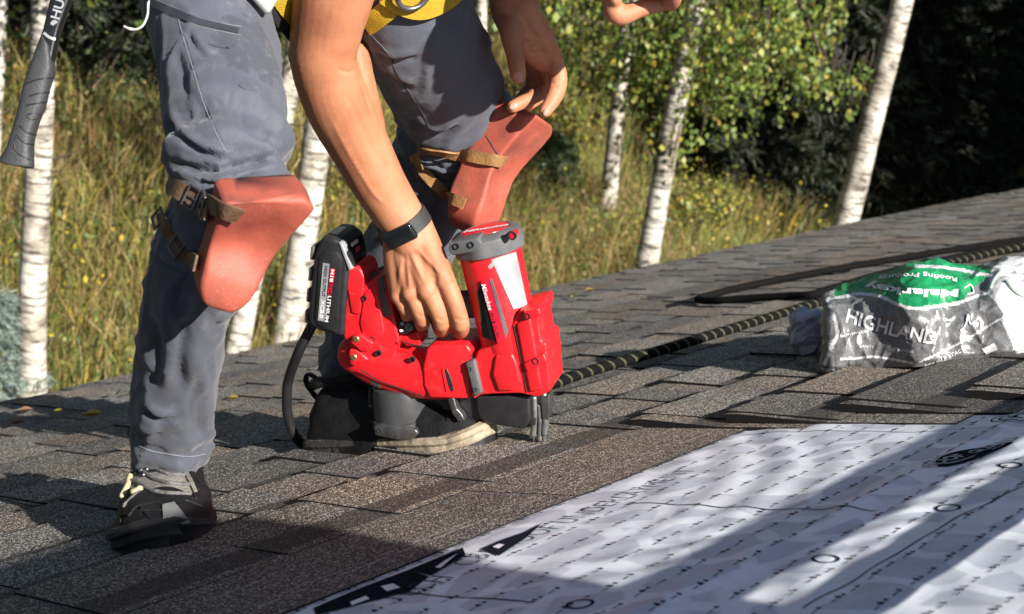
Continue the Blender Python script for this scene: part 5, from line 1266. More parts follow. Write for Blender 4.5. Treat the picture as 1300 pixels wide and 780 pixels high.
def pad(C, Nf, Uf, L=0.165, wt=0.058, wb=0.037, sc=1.0, flare=0.02, dep=0.052, skew=0.0):
    Nf = nrm(Nf); Uf = nrm(np.array(Uf) - np.dot(Uf, Nf) * Nf); Sf = np.cross(Uf, Nf)
    st = 34; sg = 40; V = []
    for i in range(st + 1):
        t = i / st; u = (t - 0.5) * L
        # outline: rounded foot, slim waist, broad square top
        w_ = wb + (wt - wb) * t ** 0.9 - 0.003 * math.sin(math.pi * t)
        end = 1.0
        if t < 0.24: end = math.sqrt(max(1 - ((0.24 - t) / 0.24) ** 2, 0.0))
        if t > 0.93: end = 1 - 0.35 * ((t - 0.93) / 0.07) ** 2
        w_ = max(w_ * end, 0.002)
        fr = flare * (max(t - 0.45, 0) / 0.55) ** 1.6 + 0.004 * math.sin(t * 9)
        bk_ = -dep + 0.012 * (t < 0.3) * (0.3 - t) / 0.3
        y0, y1 = bk_, fr
        if t < 0.05: k_ = t / 0.05; y1 = y0 + (y1 - y0) * (0.55 + 0.45 * k_)
        hy = (y1 - y0) / 2; rc = min(0.007, w_ * 0.6, hy * 0.6)
        for j in range(sg):
            qd, fr_ = divmod(j, sg // 4); fr_ = fr_ / (sg // 4)
            # walk one side then its rounded corner
            sxs = ((1, 1), (-1, 1), (-1, -1), (1, -1))[qd]; cxn, cyn = sxs[0] * (w_ - rc), sxs[1] * (hy - rc)
            prv = ((1, -1), (1, 1), (-1, 1), (-1, -1))[qd]; px_, py_ = prv[0] * (w_ - rc), prv[1] * (hy - rc)
            a0 = math.pi / 2 * qd
            if fr_ < 0.5:
                f_ = fr_ / 0.5; bxp, byp = px_ + (cxn - px_) * f_, py_ + (cyn - py_) * f_; x, yv = bxp + rc * math.cos(a0), byp + rc * math.sin(a0)
            else:
                f_ = (fr_ - 0.5) / 0.5; x, yv = cxn + rc * math.cos(a0 + f_ * math.pi / 2), cyn + rc * math.sin(a0 + f_ * math.pi / 2)
            y = (y0 + y1) / 2 + yv
            if y > (y0 + y1) / 2: y -= 0.010 * (1 - (x / w_) ** 2) * (0.3 < t < 1) * math.sin(math.pi * min(max((t - .3) / .7, 0), 1))
            V.append(np.array(C) + Uf * (u + skew * (x / w_) * max(t - .35, 0) / .65) + Sf * x + Nf * y)
    Fc = []
    for i in range(st):
        for j in range(sg): Fc.append((i * sg + j, i * sg + (j + 1) % sg, (i + 1) * sg + (j + 1) % sg, (i + 1) * sg + j))
    Fc.append(tuple(range(sg))[::-1]); Fc.append(tuple(st * sg + j for j in range(sg)))
    V = np.array(V); N_ = vnormals(V, Fc); V = V + N_ * (vnoise(V, 40, 2) * 0.0012)[:, None]
    if N_[len(V) // 2].dot(V[len(V) // 2] - np.array(C)) < 0: Fc = [f[::-1] for f in Fc]
    o = mk('knee_pad', V, Fc, M_PAD, person); return o, V, Fc
padR, VR, FR = pad(P(308, 325, 1.495), cdir((.30, .46, -.83)), cdir((.36, -.92, -.10)), L=0.138, wt=0.045, wb=0.025, flare=0.012, dep=0.046, skew=(0.013 if np.cross(nrm(cdir((.36, -.92, -.10))), nrm(cdir((.30, .46, -.83)))).dot(cdir((1, 0, 0))) > 0 else -0.013))
padL, VL, FL = pad(P(643, 226, 2.10), cdir((.80, .42, -.42)), cdir((.44, -.85, -.05)), L=0.185, wt=0.046, wb=0.034, flare=0.012, dep=0.056)
tag(padR, 'dusty red rubber knee pad with two buckled brown leather straps'); tag(padL, 'red rubber knee pad with two tan leather straps')
V2, F2 = join([(V, Fc) for V, Fc in ((np.array([v.co[:] for v in trous.data.vertices]) + np.array(person.location), [tuple(p.vertices) for p in trous.data.polygons]), (VR, FR), (VL, FL))])
KB = BVHTree.FromPolygons(V2.tolist(), F2)
def strap(pl, wd, mat, par, off=0.004, buckles=()):
    s_ = px_ribbon(pl, wd, 'strap', mat, par, KB, off, 0.0016, 30)
    for (bx_, by_, dx, dy) in buckles:
        c_, n_ = cast(bx_, by_, KB, off + 0.004); t = cdir(nrm([dx, dy, 0])); t = nrm(t - t.dot(n_) * n_); q = np.cross(n_, t)
        loop = [c_ + t * a * 0.007 + q * b * 0.0105 for a, b in ((-1, -1), (1, -1), (1, 1), (-1, 1), (-1, -1))]
        V, Fc = join([tube([loop[i], loop[i + 1]], [.0014, .0014], 4, 6) for i in range(4)] + [tube([c_ - t * .007, c_ + t * .006], [.001, .001], 4, 6)])
        mk('buckle', V, Fc, M_STEEL, par)
strap([(214, 233), (228, 241), (245, 250), (262, 257), (284, 264), (303, 270)], 0.0185, M_LEA, padR, 0.005, ((249, 253, 1, .5), (268, 259, 1, .4)))
strap([(205, 272), (213, 284), (223, 300), (234, 316), (246, 328), (255, 336)], 0.0165, M_LEA, padR, 0.005, ((210, 278, .6, .8), (232, 311, .7, .7)))
px_ribbon([(258, 262), (262, 272), (272, 274)], 0.012, 'strap_end', M_LEA, padR, KB, 0.008, 0.0015, 8)
strap([(532, 188), (548, 189), (570, 193), (598, 199), (620, 203), (637, 203)], 0.0165, M_LEA2, padL, 0.005)
strap([(527, 197), (535, 212), (546, 226), (560, 240), (576, 252), (592, 260)], 0.0155, M_LEA2, padL, 0.005)
px_cord([(617, 173), (624, 184), (632, 197)], 0.0007, 'mould_line', M_ZIP, padL, KB, 0.0, 14)

# ---- smart watch on the right wrist
wt = nrm(WRR - fa[-1]); wc = P(515, 284, to_pix(WRR)[2] - 0.002); wc = fa[-1] + wt * (wc - fa[-1]).dot(wt)
wa = nrm(cdir((-.30, .10, -.95)) - cdir((-.30, .10, -.95)).dot(wt) * wt); wb = np.cross(wt, wa)
ring = []
for t in np.linspace(0, 2 * math.pi, 49):
    dv_ = wa * math.cos(t) + wb * math.sin(t); hit = BODYBVH.ray_cast(Vector(wc + dv_ * 0.09), Vector(-dv_))
    r = 0.09 - hit[3] if hit[0] is not None else 0.034
    ring.append((wc + dv_ * (min(max(r, 0.02), 0.05) + 0.0022), dv_))
watch = ribbon([q[0] for q in ring], [q[1] for q in ring], 0.021, 0.0015, 'smart_watch', simple('watch_band', (0.02, 0.021, 0.023), 0.6, bump=0.2), person)
q0 = ring[0][0] + wa * 0.0035
V, Fc = bevelled(*boxv(q0, wb * 0.0225, wt * 0.0125, wa * 0.0052), 0.0062, 5, 30)
mk('screen', V, Fc, M_GLOSS, watch)

# ---- boots
def boot(toe, heel, parent, up_mats, sole_mat, wide=1.0, cap_patch=None, roll=0.0, lift=0.0):
    X = nrm(toe - heel); L = np.linalg.norm(toe - heel); Zb = AN; Y = np.cross(Zb, X); O = heel
    pt = lambda x, y, z: O + X * x * L + Y * y * wide + Zb * (z + lift)
    st = [(-.01, .018, .026, .042), (.02, .028, .022, .064), (.07, .034, .02, .088), (.16, .037, .02, .108), (.30, .0385, .02, .106), (.40, .040, .02, .098), (.50, .044, .02, .086), (.60, .0485, .02, .077), (.70, .052, .02, .069), (.80, .0515, .021, .061), (.88, .046, .023, .054), (.94, .038, .026, .046), (.98, .027, .029, .040), (1.0, .014, .031, .036)]
    A = resample(np.array(st), 46); sg = 36; V = []
    for (x, hw, z0, z1) in A:
        for j in range(sg):
            a = 2 * math.pi * j / sg; ca, sa = math.cos(a), math.sin(a)
            y = hw * math.copysign(abs(ca) ** 0.75, ca); z0 = z0 - .009; z = (z0 + (z1 - z0) * 0.42)
            z = z + (z1 - z) * sa ** 0.9 if sa > 0 else z + (z - z0) * math.copysign(abs(sa) ** 0.5, sa)
            V.append(pt(x, y, z))
    Fc = []; m = len(A)
    for i in range(m - 1):
        for j in range(sg): Fc.append((i * sg + j, i * sg + (j + 1) % sg, (i + 1) * sg + (j + 1) % sg, (i + 1) * sg + j))
    Fc.append(tuple(range(sg))[::-1]); Fc.append(tuple((m - 1) * sg + j for j in range(sg)))
    V = np.array(V); nn = vnormals(V, Fc); cr = vnoise(V, 30, 1) * 0.003 + vnoise(V, 75, 4) * 0.0012 + (0.3 - np.abs(vnoise(V, 38, 6))) * 0.0035
    if nn[sg * 20].dot(V[sg * 20] - V[sg * 20:sg * 21].mean(0)) < 0: nn = -nn; Fc = [f[::-1] for f in Fc]
    V = V + nn * cr[:, None]
    up = mk('boot', V, Fc, up_mats[0], parent); bv = BVHTree.FromPolygons(V.tolist(), Fc)
    # sole
    so = [(-.015, .024), (.01, .034), (.08, .039), (.2, .040), (.32, .038), (.45, .041), (.6, .0505), (.72, .055), (.82, .0535), (.9, .047), (.96, .036), (1.0, .023), (1.012, .012)]
    S = resample(np.array(so), 44); ol = [(x, hw) for x, hw in S] + [(x, -hw) for x, hw in S[::-1]]
    spring = lambda x: 0.014 * max(x - .8, 0) / .2 * max(x - .8, 0) / .2
    rings = [(0.97, 0.0), (1.0, 0.003), (0.985, 0.010), (1.01, 0.014), (1.0, 0.020), (0.9, 0.023)]
    V = []; n = len(ol)
    for sc_, z in rings:
        for i, (x, y) in enumerate(ol):
            tr = 0.0030 * (1 if (i // 2) % 2 else -1) if z < 0.011 else 0
            V.append(pt(0.5 + (x - 0.5) * (sc_ * .5 + .5), y * sc_ + math.copysign(tr, y) * -1, z + spring(x) + 0.0004))
    Fc = [tuple(range(n)), tuple(len(rings) * n - 1 - i for i in range(n))]
    for r in range(len(rings) - 1):
        for i in range(n): Fc.append((r * n + i, r * n + (i + 1) % n, (r + 1) * n + (i + 1) % n, (r + 1) * n + i))
    Fc = [f[::-1] for f in Fc]
    so_ = mk('sole', np.array(V), Fc, sole_mat, up); sharp(so_, 45)
    if sole_mat is M_SOLC:
        so_.data.materials.append(M_SOLB)
        for p in so_.data.polygons:
            if len(p.vertices) == 4 and np.mean([ol[v % n][0] for v in p.vertices]) < 0.44: p.material_index = 1
    # surface pieces laid on the upper
    def on(x, y, off=0.0):
        o_ = pt(x, y, 0.2); hit = bv.ray_cast(Vector(o_), Vector(-Zb))
        return (np.array(hit[0]) + Zb * off, np.array(hit[1])) if hit[0] is not None else (pt(x, y, .06), Zb)
    def strip(pl, wd, mat, name, off=0.001, th_=0.0015, n=16):
        q = resample(np.array(pl), n); r = [on(a, b, off) for a, b in q]
        r = [(p, v if v.dot(Zb) > 0 else -v) for p, v in r]
        return ribbon([a for a, _ in r], [b for _, b in r], wd, th_, name, mat, up)
    strip([(.34, 0), (.45, 0), (.56, 0)], 0.05, up_mats[1], 'tongue', 0.0012)
    strip([(.30, .026), (.42, .030), (.55, .031), (.62, .016), (.63, 0), (.62, -.016), (.55, -.031), (.42, -.030), (.30, -.026)], 0.011, up_mats[0], 'eyestay', 0.002, n=30)
    for i in range(4):
        x = .37 + .062 * i; sg_ = 1 if i % 2 else -1
        q = resample(np.array([(x, -.028 * sg_), (x + .02, 0), (x + .045, .028 * sg_)]), 14); pts = [on(a, b, .0045)[0] for a, b in q]
        Vt, Ft = tube(pts, [.0024] * 14, 0, 8); mk('lace', Vt, Ft, up_mats[2], up)
    for x, y in ((.42, .029), (.50, .030), (.42, -.029), (.50, -.030)):
        p, v = on(x, y, .004); Vt, Ft = ell(p, np.eye(3) * .0038, 10, 8); mk('eyelet', Vt, Ft, M_STEEL, up)
    strip([(.88, .030), (.86, .012), (.86, -.012), (.88, -.030)], 0.028, up_mats[0], 'toe_cap', 0.0016)
    if cap_patch:
        strip(cap_patch, 0.030, up_mats[3], 'toe_patch', 0.0034)
    strip([(.66, .047), (.60, .034), (.58, .02)], 0.013, up_mats[0], 'side_overlay', 0.0016); strip([(.66, -.047), (.60, -.034), (.58, -.02)], 0.013, up_mats[0], 'side_overlay', 0.0016)
    V, Fc = tube([pt(.16, .030, .108), pt(.09, .022, .104), pt(.065, 0, .104), pt(.09, -.022, .104), pt(.16, -.030, .108), pt(.28, -.026, .110), pt(.33, 0, .112), pt(.28, .026, .110), pt(.16, .030, .108)], [.008] * 9, 50, 10); mk('collar', V, Fc, up_mats[0], up)
    V, Fc = tube([pt(.04, 0, .082), pt(-.005, 0, .104), pt(.01, 0, .118), pt(.06, 0, .110)], [(.002, .007)] * 4, 16, 8, ref=X); mk('heel_loop', V, Fc, up_mats[0], up)
    return up, on, pt, bv
M_BT = simple('black_boot_leather', (0.007, 0.007, 0.008), 0.62, var=0.6, vscale=35, bump=0.4, bscale=220, spec=0.25)
M_BTD = simple('dusty_boot_fabric', (0.17, 0.16, 0.14), 0.85, var=0.5, vscale=45, bump=0.9, bscale=260)
M_LACE = simple('lace', (0.10, 0.098, 0.098), 0.9, var=0.5, vscale=150, bump=0.8, bscale=400)
M_PATCH = simple('toe_patch_grey', (0.12, 0.122, 0.122), 0.7, bump=0.3)
M_SOLB = simple('black_sole', (0.018, 0.017, 0.017), 0.8, var=0.5, vscale=60, bump=0.7)
def sole_mat():
    m = simple('scuffed_cream_midsole', (0.26, 0.215, 0.15), 0.8, var=0.65, vscale=38, bump=0.8, bscale=120); return m
M_SOLC = sole_mat()
uA_, vA_ = roof_uv(200, 692, 0.02); ank = roof_uv(206, 584, 0.10)
toe = R(uA_, vA_, 0.011); dirv = nrm(R(ank[0], ank[1]) - R(uA_, vA_)); print('toe-ankle', np.linalg.norm(R(ank[0], ank[1]) - R(uA_, vA_)))
dirv = nrm(dirv + 0.10 * nrm(np.cross(AN, dirv)))
bootR, onR, ptR, bvR = boot(toe, toe + dirv * 0.30, person, (M_BT, M_BTD, M_LACE, M_PATCH), M_SOLB, 1.14)
tag(bootR, 'black boot with dusty laced tongue and grey toe patch')
def px_patch(pl, mat, name, parent, bvh, off=0.0012, n=10):
    q = []; pl = np.array(pl, float)
    for i in range(n + 1):
        for j in range(n + 1):
            a, b = i / n, j / n; q.append(cast(*((pl[0] * (1 - a) + pl[1] * a) * (1 - b) + (pl[3] * (1 - a) + pl[2] * a) * b), bvh, off)[0])
    return mk(name, np.array(q), [(i * (n + 1) + j, i * (n + 1) + j + 1, (i + 1) * (n + 1) + j + 1, (i + 1) * (n + 1) + j) for i in range(n) for j in range(n)], mat, parent)
M_TIP = simple('frayed_lace_tip', (0.42, 0.36, 0.22), 0.8, var=.3, bump=.5)
px_patch([(207, 643), (221, 640), (240, 664), (206, 667)], M_PATCH, 'toe_patch', bootR, bvR, 0.0032)
px_patch([(166, 588), (236, 584), (250, 626), (168, 640)], M_BTD, 'tongue_panel', bootR, bvR, 0.0016, 16)
for pl in ([(181, 576), (173, 592), (164, 606), (154, 620), (145, 630)], [(184, 582), (196, 596), (212, 604), (232, 606)], [(176, 596), (194, 610), (216, 617), (238, 618)], [(170, 612), (190, 624), (214, 629), (240, 630)]):
    px_cord(pl, 0.0026, 'lace', M_LACE, bootR, bvR, 0.003, 24)
for pl in ([(149, 590), (158, 586), (167, 583)], [(169, 608), (166, 620), (160, 632)]): px_cord(pl, 0.0040, 'lace_end', M_TIP, bootR, bvR, 0.005, 12)
for pl, r_ in (([(233, 593), (243, 606), (251, 622)], .0024), ([(226, 592), (238, 612), (248, 634)], .0016), ([(150, 640), (175, 636), (205, 634), (235, 636), (256, 644)], .0022), ([(143, 660), (165, 652), (190, 648), (212, 650)], .0020), ([(160, 600), (150, 625), (143, 645)], .0024), ([(178, 644), (192, 662), (196, 684)], .0014)):
    px_cord(pl, r_, 'overlay_seam', M_BT, bootR, bvR, 0.0008, 24)
for a_, b_ in ((181, 601), (187, 600), (183, 607)): 
    p_, n_ = cast(a_, b_, bvR, .004); V, Fc = ell(p_, np.eye(3) * .003, 10, 8); mk('eyelet', V, Fc, M_STEEL, bootR)
bootL, onL, ptL, bvL = boot(RP(626, 566, .011), RP(402, 574, .011), person, (M_BT, M_BT, M_LACE, M_PATCH), M_SOLC, 0.98)
tag(bootL, 'black boot with scuffed cream midsole behind the nailer')
# ================================================================== SHINGLE WRAPPER BAG
BX = np.array([1046, 1060, 1080, 1110, 1140, 1165, 1200, 1240, 1275, 1300, 1345, 1390], float)
BY = np.array([470, 471, 469, 467, 466, 466, 461, 456, 453, 448, 440, 430], float)
TX = np.array([1050, 1056, 1080, 1113, 1142, 1166, 1202, 1238, 1268, 1300, 1345, 1392], float)
TY = np.array([384, 380, 368, 352, 342, 338, 342, 347, 341, 334, 335, 350], float)
n1, n2 = 340, 160
Q = resample(np.stack([BX, BY, TX, TY], 1), n1)
rg = np.random.default_rng(31); BV = np.zeros((n1, n2, 3)); PXY = np.zeros((n1, n2, 2))
away = R(0.55, 0.83); 
for i in range(n1):
    bx, by, tx, ty = Q[i]; pb = RP(bx, by, 0.016); zb = to_pix(pb)[2]
    pt_ = P(tx, ty, zb + 0.125); vdir = nrm(pixdir(tx, ty) - pixdir(tx, ty).dot(AN) * AN)
    m1 = P(bx * .62 + tx * .38, by * .62 + ty * .38, zb + 0.004); m2 = P(bx * .25 + tx * .75, by * .25 + ty * .75, zb + 0.03)
    hgt = (pt_ - R(0, 0)).dot(AN)
    bq = pt_ + vdir * 0.10; bq = bq - AN * (bq.dot(AN) - hgt * 0.55); bb = pt_ + vdir * 0.17; bb = bb - AN * (bb.dot(AN) - 0.014)
    BV[i] = resample([pb, m1, m2, pt_, bq, bb], n2)
flat = BV.reshape(-1, 3)
# crumples: sharp folded creases, with a few long tension folds
nA = vnoise(flat, 9, 1); nB = vnoise(flat, 21, 2); nC = vnoise(flat, 48, 3)
cre = 0.022 * (0.5 - np.abs(nA)) + 0.013 * (0.4 - np.abs(nB)) + 0.006 * (0.35 - np.abs(nC))
idx = np.arange(n1 * n2).reshape(n1, n2)
Fb = np.stack([idx[:-1, :-1], idx[:-1, 1:], idx[1:, 1:], idx[1:, :-1]], -1).reshape(-1, 4)
nb_ = vnormals(flat, [tuple(f) for f in Fb])
if nb_[idx[n1 // 2, 15]].dot(CAMPOS - flat[idx[n1 // 2, 15]]) < 0: Fb = Fb[:, ::-1]; nb_ = -nb_
edge = np.ones((n1, n2)); edge[:, :6] *= np.linspace(0.1, 1, 6)[None]; edge[:, -6:] *= np.linspace(1, .1, 6)[None]
flat = flat + nb_ * (cre * edge.ravel())[:, None]
wmin = flat @ AN; flat += AN * np.clip(0.0145 - wmin, 0, None)[:, None]
pq = np.array([to_pix(p)[:2] for p in flat]); tpar = np.tile(np.arange(n2) / (n2 - 1), n1)
def inpoly(pq, poly):
    x, y = pq[:, 0], pq[:, 1]; c = np.zeros(len(pq), bool); n = len(poly)
    for i in range(n):
        (x0, y0), (x1, y1) = poly[i], poly[(i + 1) % n]
        k = ((y0 > y) != (y1 > y)) & (x < (x1 - x0) * (y - y0) / (y1 - y0 + 1e-9) + x0); c ^= k
    return c
def nearline(pq, pl, wd):
    d = np.full(len(pq), 99.0); pl = resample(np.array(pl, float), 60)
    for p in pl: d = np.minimum(d, np.hypot(pq[:, 0] - p[0], pq[:, 1] - p[1]))
    return d < wd
col = np.tile(np.array([0.135, 0.138, 0.142]), (len(flat), 1)) * rg.uniform(0.8, 1.2, (len(flat), 1))
sp = rg.uniform(0, 1, len(flat)) > 0.94; col[sp] = [0.22, 0.22, 0.22]
front = tpar < 0.64
GREEN_ = [(1052, 380), (1092, 372), (1119, 376), (1140, 386), (1163, 391), (1196, 387), (1219, 384), (1240, 362), (1262, 346), (1240, 330), (1163, 325), (1100, 335), (1060, 362)]
g = front & inpoly(pq, GREEN_); col[g] = np.array([0.012, 0.24, 0.085]) * rg.uniform(0.9, 1.1, (g.sum(), 1))
WHITE = [(1258, 344), (1279, 320), (1420, 320), (1420, 470), (1296, 470), (1290, 447), (1271, 407), (1275, 400), (1263, 382), (1254, 374)]
wv_ = inpoly(pq, WHITE); col[wv_] = np.array([0.56, 0.57, 0.58]) * rg.uniform(0.96, 1.03, (wv_.sum(), 1))
for pl, wd in (([(1050, 380), (1070, 377), (1092, 373), (1119, 377), (1140, 387), (1163, 392), (1196, 388), (1217, 385)], 2.2), ([(1163, 338), (1190, 339), (1215, 342), (1240, 347), (1259, 350)], 2.0),
               ([(1051, 381), (1058, 400), (1063, 423), (1056, 440), (1047, 462)], 2.2), ([(1068, 456), (1090, 455), (1108, 453), (1130, 456), (1158, 461)], 1.3), ([(1168, 460), (1200, 445), (1229, 430), (1250, 417), (1273, 403)], 1.2), ([(1220, 384), (1235, 378), (1256, 372)], 1.5)):
    k = front & nearline(pq, pl, wd); col[k] = [0.68, 0.69, 0.70]
k = front & (((pq[:, 0] - 1058) / 3 + 0.5).astype(int) == 0) & ((pq[:, 1] * 0.8).astype(int) % 2 == 0); col[k] = [.4, .4, .4]
def wrap_mat():
    m, n, l, b = newmat('printed_plastic_wrapper')
    a = N(n, 'ShaderNodeVertexColor', layer_name='tint'); tc = N(n, 'ShaderNodeTexCoord')
    d = N(n, 'ShaderNodeTexNoise', Scale=60.0, Detail=8.0, Roughness=0.75); l.new(tc.outputs['Object'], d.inputs['Vector'])
    r = ramp(n, [(0.38, (0.72, 0.72, 0.72)), (0.6, (1, 1, 1))]); l.new(d.outputs['Fac'], r.inputs['Fac'])
    c = mixrgb(n, l, 1.0, a.outputs['Color'], r.outputs['Color'], 'MULTIPLY'); l.new(c, b.inputs['Base Color'])
    b.inputs['Roughness'].default_value = 0.33; b.inputs['Specular IOR Level'].default_value = 0.55
    f = N(n, 'ShaderNodeTexNoise', Scale=90.0, Detail=5.0); l.new(tc.outputs['Object'], f.inputs['Vector'])
    bp = N(n, 'ShaderNodeBump', Strength=0.6, Distance=0.003); l.new(f.outputs['Fac'], bp.inputs['Height']); l.new(bp.outputs[0], b.inputs['Normal'])
    return m
bag = root('shingle_wrapper', RP(1165, 468), 'crumpled grey, green and white plastic shingle wrapper lying on the roof', 'wrapper')
M_WRAP = wrap_mat()
film = mk('film', flat, Fb, M_WRAP, bag, col=col)
BB = BVHTree.FromPolygons(flat.tolist(), [tuple(f) for f in Fb])
def bagtext(s, p0, p1, hpx, mat, bold=0.0, sag=0.0, sq=1.0):
    v, f = text_mesh(s, 1.0, bold, sub=0.09); p0 = np.array(p0, float); p1 = np.array(p1, float); L = np.linalg.norm(p1 - p0); d = (p1 - p0) / L; up = np.array([d[1], -d[0]])
    xs = (v[:, 0] - v[:, 0].min()) / (v[:, 0].max() - v[:, 0].min()); ys = (v[:, 1] - (v[:, 1].min() + v[:, 1].max()) / 2) / (v[:, 1].max() - v[:, 1].min()) * hpx
    q = p0 + xs[:, None] * L * d + ys[:, None] * up + np.stack([0 * xs, -sag * np.sin(math.pi * xs)], 1)
    V = np.array([cast(a, b, BB, 0.0011)[0] for a, b in q]); return mk('lettering', V, f, mat, bag, smooth=False)
M_GW = simple('dull_white_print', (0.60, 0.61, 0.62), 0.4)
bagtext('HIGHLAND', (1075, 401), (1189, 430), 18, M_GW, 0.02, -2)
bagtext('Malarkey', (1217, 371), (1098, 361), 13, M_WTXT, 0.03, -4)
bagtext('Roofing Products', (1215, 355), (1116, 353), 7, M_WTXT, 0.01, 5)
bagtext('DOUBLE STACK', (1174, 466), (1226, 443), 4.5, M_GW, 0.01)
bagtext('laminate', (1067, 427), (1100, 420), 4, M_GW, 0.01); bagtext('SHINGLES', (1140, 444), (1160, 447), 3.5, M_GW); bagtext('SAFETY', (1091, 440), (1110, 441), 3, M_GW)
def bagquad(pl, mat, name):
    q = []; n = 8; pl = np.array(pl, float)
    for i in range(n + 1):
        for j in range(n + 1):
            a, b = i / n, j / n; q.append(cast(*((pl[0] * (1 - a) + pl[1] * a) * (1 - b) + (pl[3] * (1 - a) + pl[2] * a) * b), BB, 0.0010)[0])
    mk(name, np.array(q), [(i * (n + 1) + j, i * (n + 1) + j + 1, (i + 1) * (n + 1) + j + 1, (i + 1) * (n + 1) + j) for i in range(n) for j in range(n)], mat, bag, smooth=False)
bagquad([(1246, 443), (1262, 436), (1267, 444), (1252, 450)], M_GW, 'printed_panel')
for p_ in ([(1219, 420), (1226, 412), (1229, 398), (1231, 412), (1236, 409)], [(1224, 366), (1232, 362), (1236, 372), (1228, 374)]):
    px_cord(p_, 0.0014, 'printed_flourish', M_GW, bag, BB, 0.001, 20)
for p_ in ([(1278, 358), (1284, 366), (1292, 374), (1302, 378)], [(1270, 345), (1262, 356), (1258, 366)]):
    px_cord(p_, 0.0028, 'printed_flourish', simple('grey_green_print', (0.25, 0.30, 0.27), 0.5), bag, BB, 0.001, 20)
# pale inner film bunched at the open end
c_ = P(1036, 428, 2.66); V, Fc = ell(c_, [cdir((.054, .004, 0)), cdir((0, .01, .055)), cdir((.010, .054, .0))], 24, 18)
V = V + vnormals(V, Fc) * (0.020 * (0.4 - np.abs(vnoise(V, 22, 8))) + 0.012 * (0.4 - np.abs(vnoise(V, 50, 9))))[:, None]
wm = V @ AN; V += AN * np.clip(0.013 - wm, 0, None)[:, None]
mk('inner_film', V, Fc, simple('lilac_grey_film', (0.33, 0.34, 0.39), 0.35, var=0.3, vscale=30, bump=0.5, bscale=120), bag, smooth=False)
V, Fc = fuse([tube([RP(1020, 462, .018), RP(1036, 468, .016), RP(1054, 472, .016)], [.012, .014, .010], 16, 10)], 0.003, 1); mk('torn_flap', V + vnormals(V, Fc) * (vnoise(V, 70, 3) * .005)[:, None], Fc, simple('dark_film', (0.04, 0.04, 0.042), 0.4, bump=.5), bag)

# ================================================================== ROPE
M_RB = simple('black_rope_strand', (0.005, 0.005, 0.005), 0.95, bump=0.6, bscale=500, spec=0.1); M_RY = simple('olive_yellow_rope_strand', (0.055, 0.055, 0.026), 0.8, var=0.3, bump=1.0, bscale=500)
def rope(pl, name, label, r=0.0096, pitch=0.036, yel=True):
    pts = np.array([RP(a, b, 0.014 + r * 1.5) for a, b in pl]); n = 900; p = resample(pts, n); seg = np.r_[0, np.cumsum(np.linalg.norm(np.diff(p, axis=0), axis=1))]
    m = int(seg[-1] / 0.004); ss = np.linspace(0, seg[-1], m); p = np.stack([np.interp(ss, seg, p[:, k]) for k in range(3)], 1); T, A, B = frames(p, AN)
    t = root(name, pts[0], label, 'rope')
    for k in range(5):
        a = 2 * math.pi * (ss / pitch + k / 5); q = p + (A * np.cos(a)[:, None] + B * np.sin(a)[:, None]) * r * 0.55
        V, Fc = tube(q, np.full(m, r * 0.52), 0, 6); mk('strand', V, Fc, M_RY if k == 1 and yel else M_RB, t)
    return t
rope([(600, 521), (650, 505), (700, 488), (760, 468), (860, 439), (960, 408), (1046, 382), (1120, 358), (1200, 335), (1300, 313), (1400, 295)], 'rope', 'black and olive rope running behind the nailer and behind the plastic wrapper')
rope([(1420, 285), (1300, 304), (1180, 322), (1060, 342), (960, 361), (905, 374), (886, 380), (905, 382), (950, 379), (1000, 376), (1034, 374), (1060, 366), (1120, 348), (1200, 330), (1300, 309), (1400, 290)], 'rope', 'black rope doubled back in a tight bend farther down the roof', 0.0096, yel=False)

# ================================================================== HAMMER hanging from the belt
hz = 1.66
hm = root('hammer', P(22, 212, hz), 'hammer with black rubber grip hanging from the worker\'s belt', 'hammer')
hd = cdir((0, 0, -1))
def hslab(L_, Rr, d, name, mat, parent=hm, par=3.0, n=50):
    Lp = resample(np.array(L_, float), n); Rp = resample(np.array(Rr, float), n); V = []; sg = 24
    for a, b in zip(Lp, Rp):
        pa, pb = P(a[0], a[1], hz), P(b[0], b[1], hz); c = (pa + pb) / 2; ex = (pb - pa) / 2
        for j in range(sg):
            t = 2 * math.pi * j / sg; ca, sa = math.cos(t), math.sin(t)
            V.append(c + ex * math.copysign(abs(ca) ** (2 / par), ca) + hd * d * math.copysign(abs(sa) ** (2 / par), sa))
    Fc = [(i * sg + j, i * sg + (j + 1) % sg, (i + 1) * sg + (j + 1) % sg, (i + 1) * sg + j) for i in range(n - 1) for j in range(sg)] + [tuple(range(sg))[::-1], tuple((n - 1) * sg + j for j in range(sg))]
    V, Fc = bevelled(np.array(V), Fc, 0.002, 2, 50); o = mk(name, V, Fc, mat, parent); sharp(o, 50); return o, V, Fc
gr_, gV, gF = hslab([(1, 207), (0, 203), (10, 186), (16, 167), (22, 147), (30, 112), (38, 88), (48, 60), (55, 44)], [(36, 214), (42, 212), (42, 196), (43, 178), (49, 156), (57, 136), (63, 112), (69, 90), (66, 62)], 0.0125, 'grip', simple('charcoal_grip_rubber', (0.032, 0.034, 0.037), 0.6, var=.25, bump=.3, bscale=400), n=60)
GB = BVHTree.FromPolygons(gV.tolist(), gF)
for pl in ([(34, 106), (48, 101), (66, 99)], [(38, 122), (52, 118), (63, 118)], [(34, 134), (48, 131), (60, 130)], [(34, 147), (40, 144), (52, 146), (44, 152), (36, 150), (34, 147)], [(25, 160), (34, 168), (46, 172)], [(21, 172), (30, 181), (43, 184)], [(21, 172), (18, 186), (24, 196), (38, 203)]):
    px_cord(pl, 0.0009, 'grip_groove', M_BLK, gr_, GB, 0.0, 24)
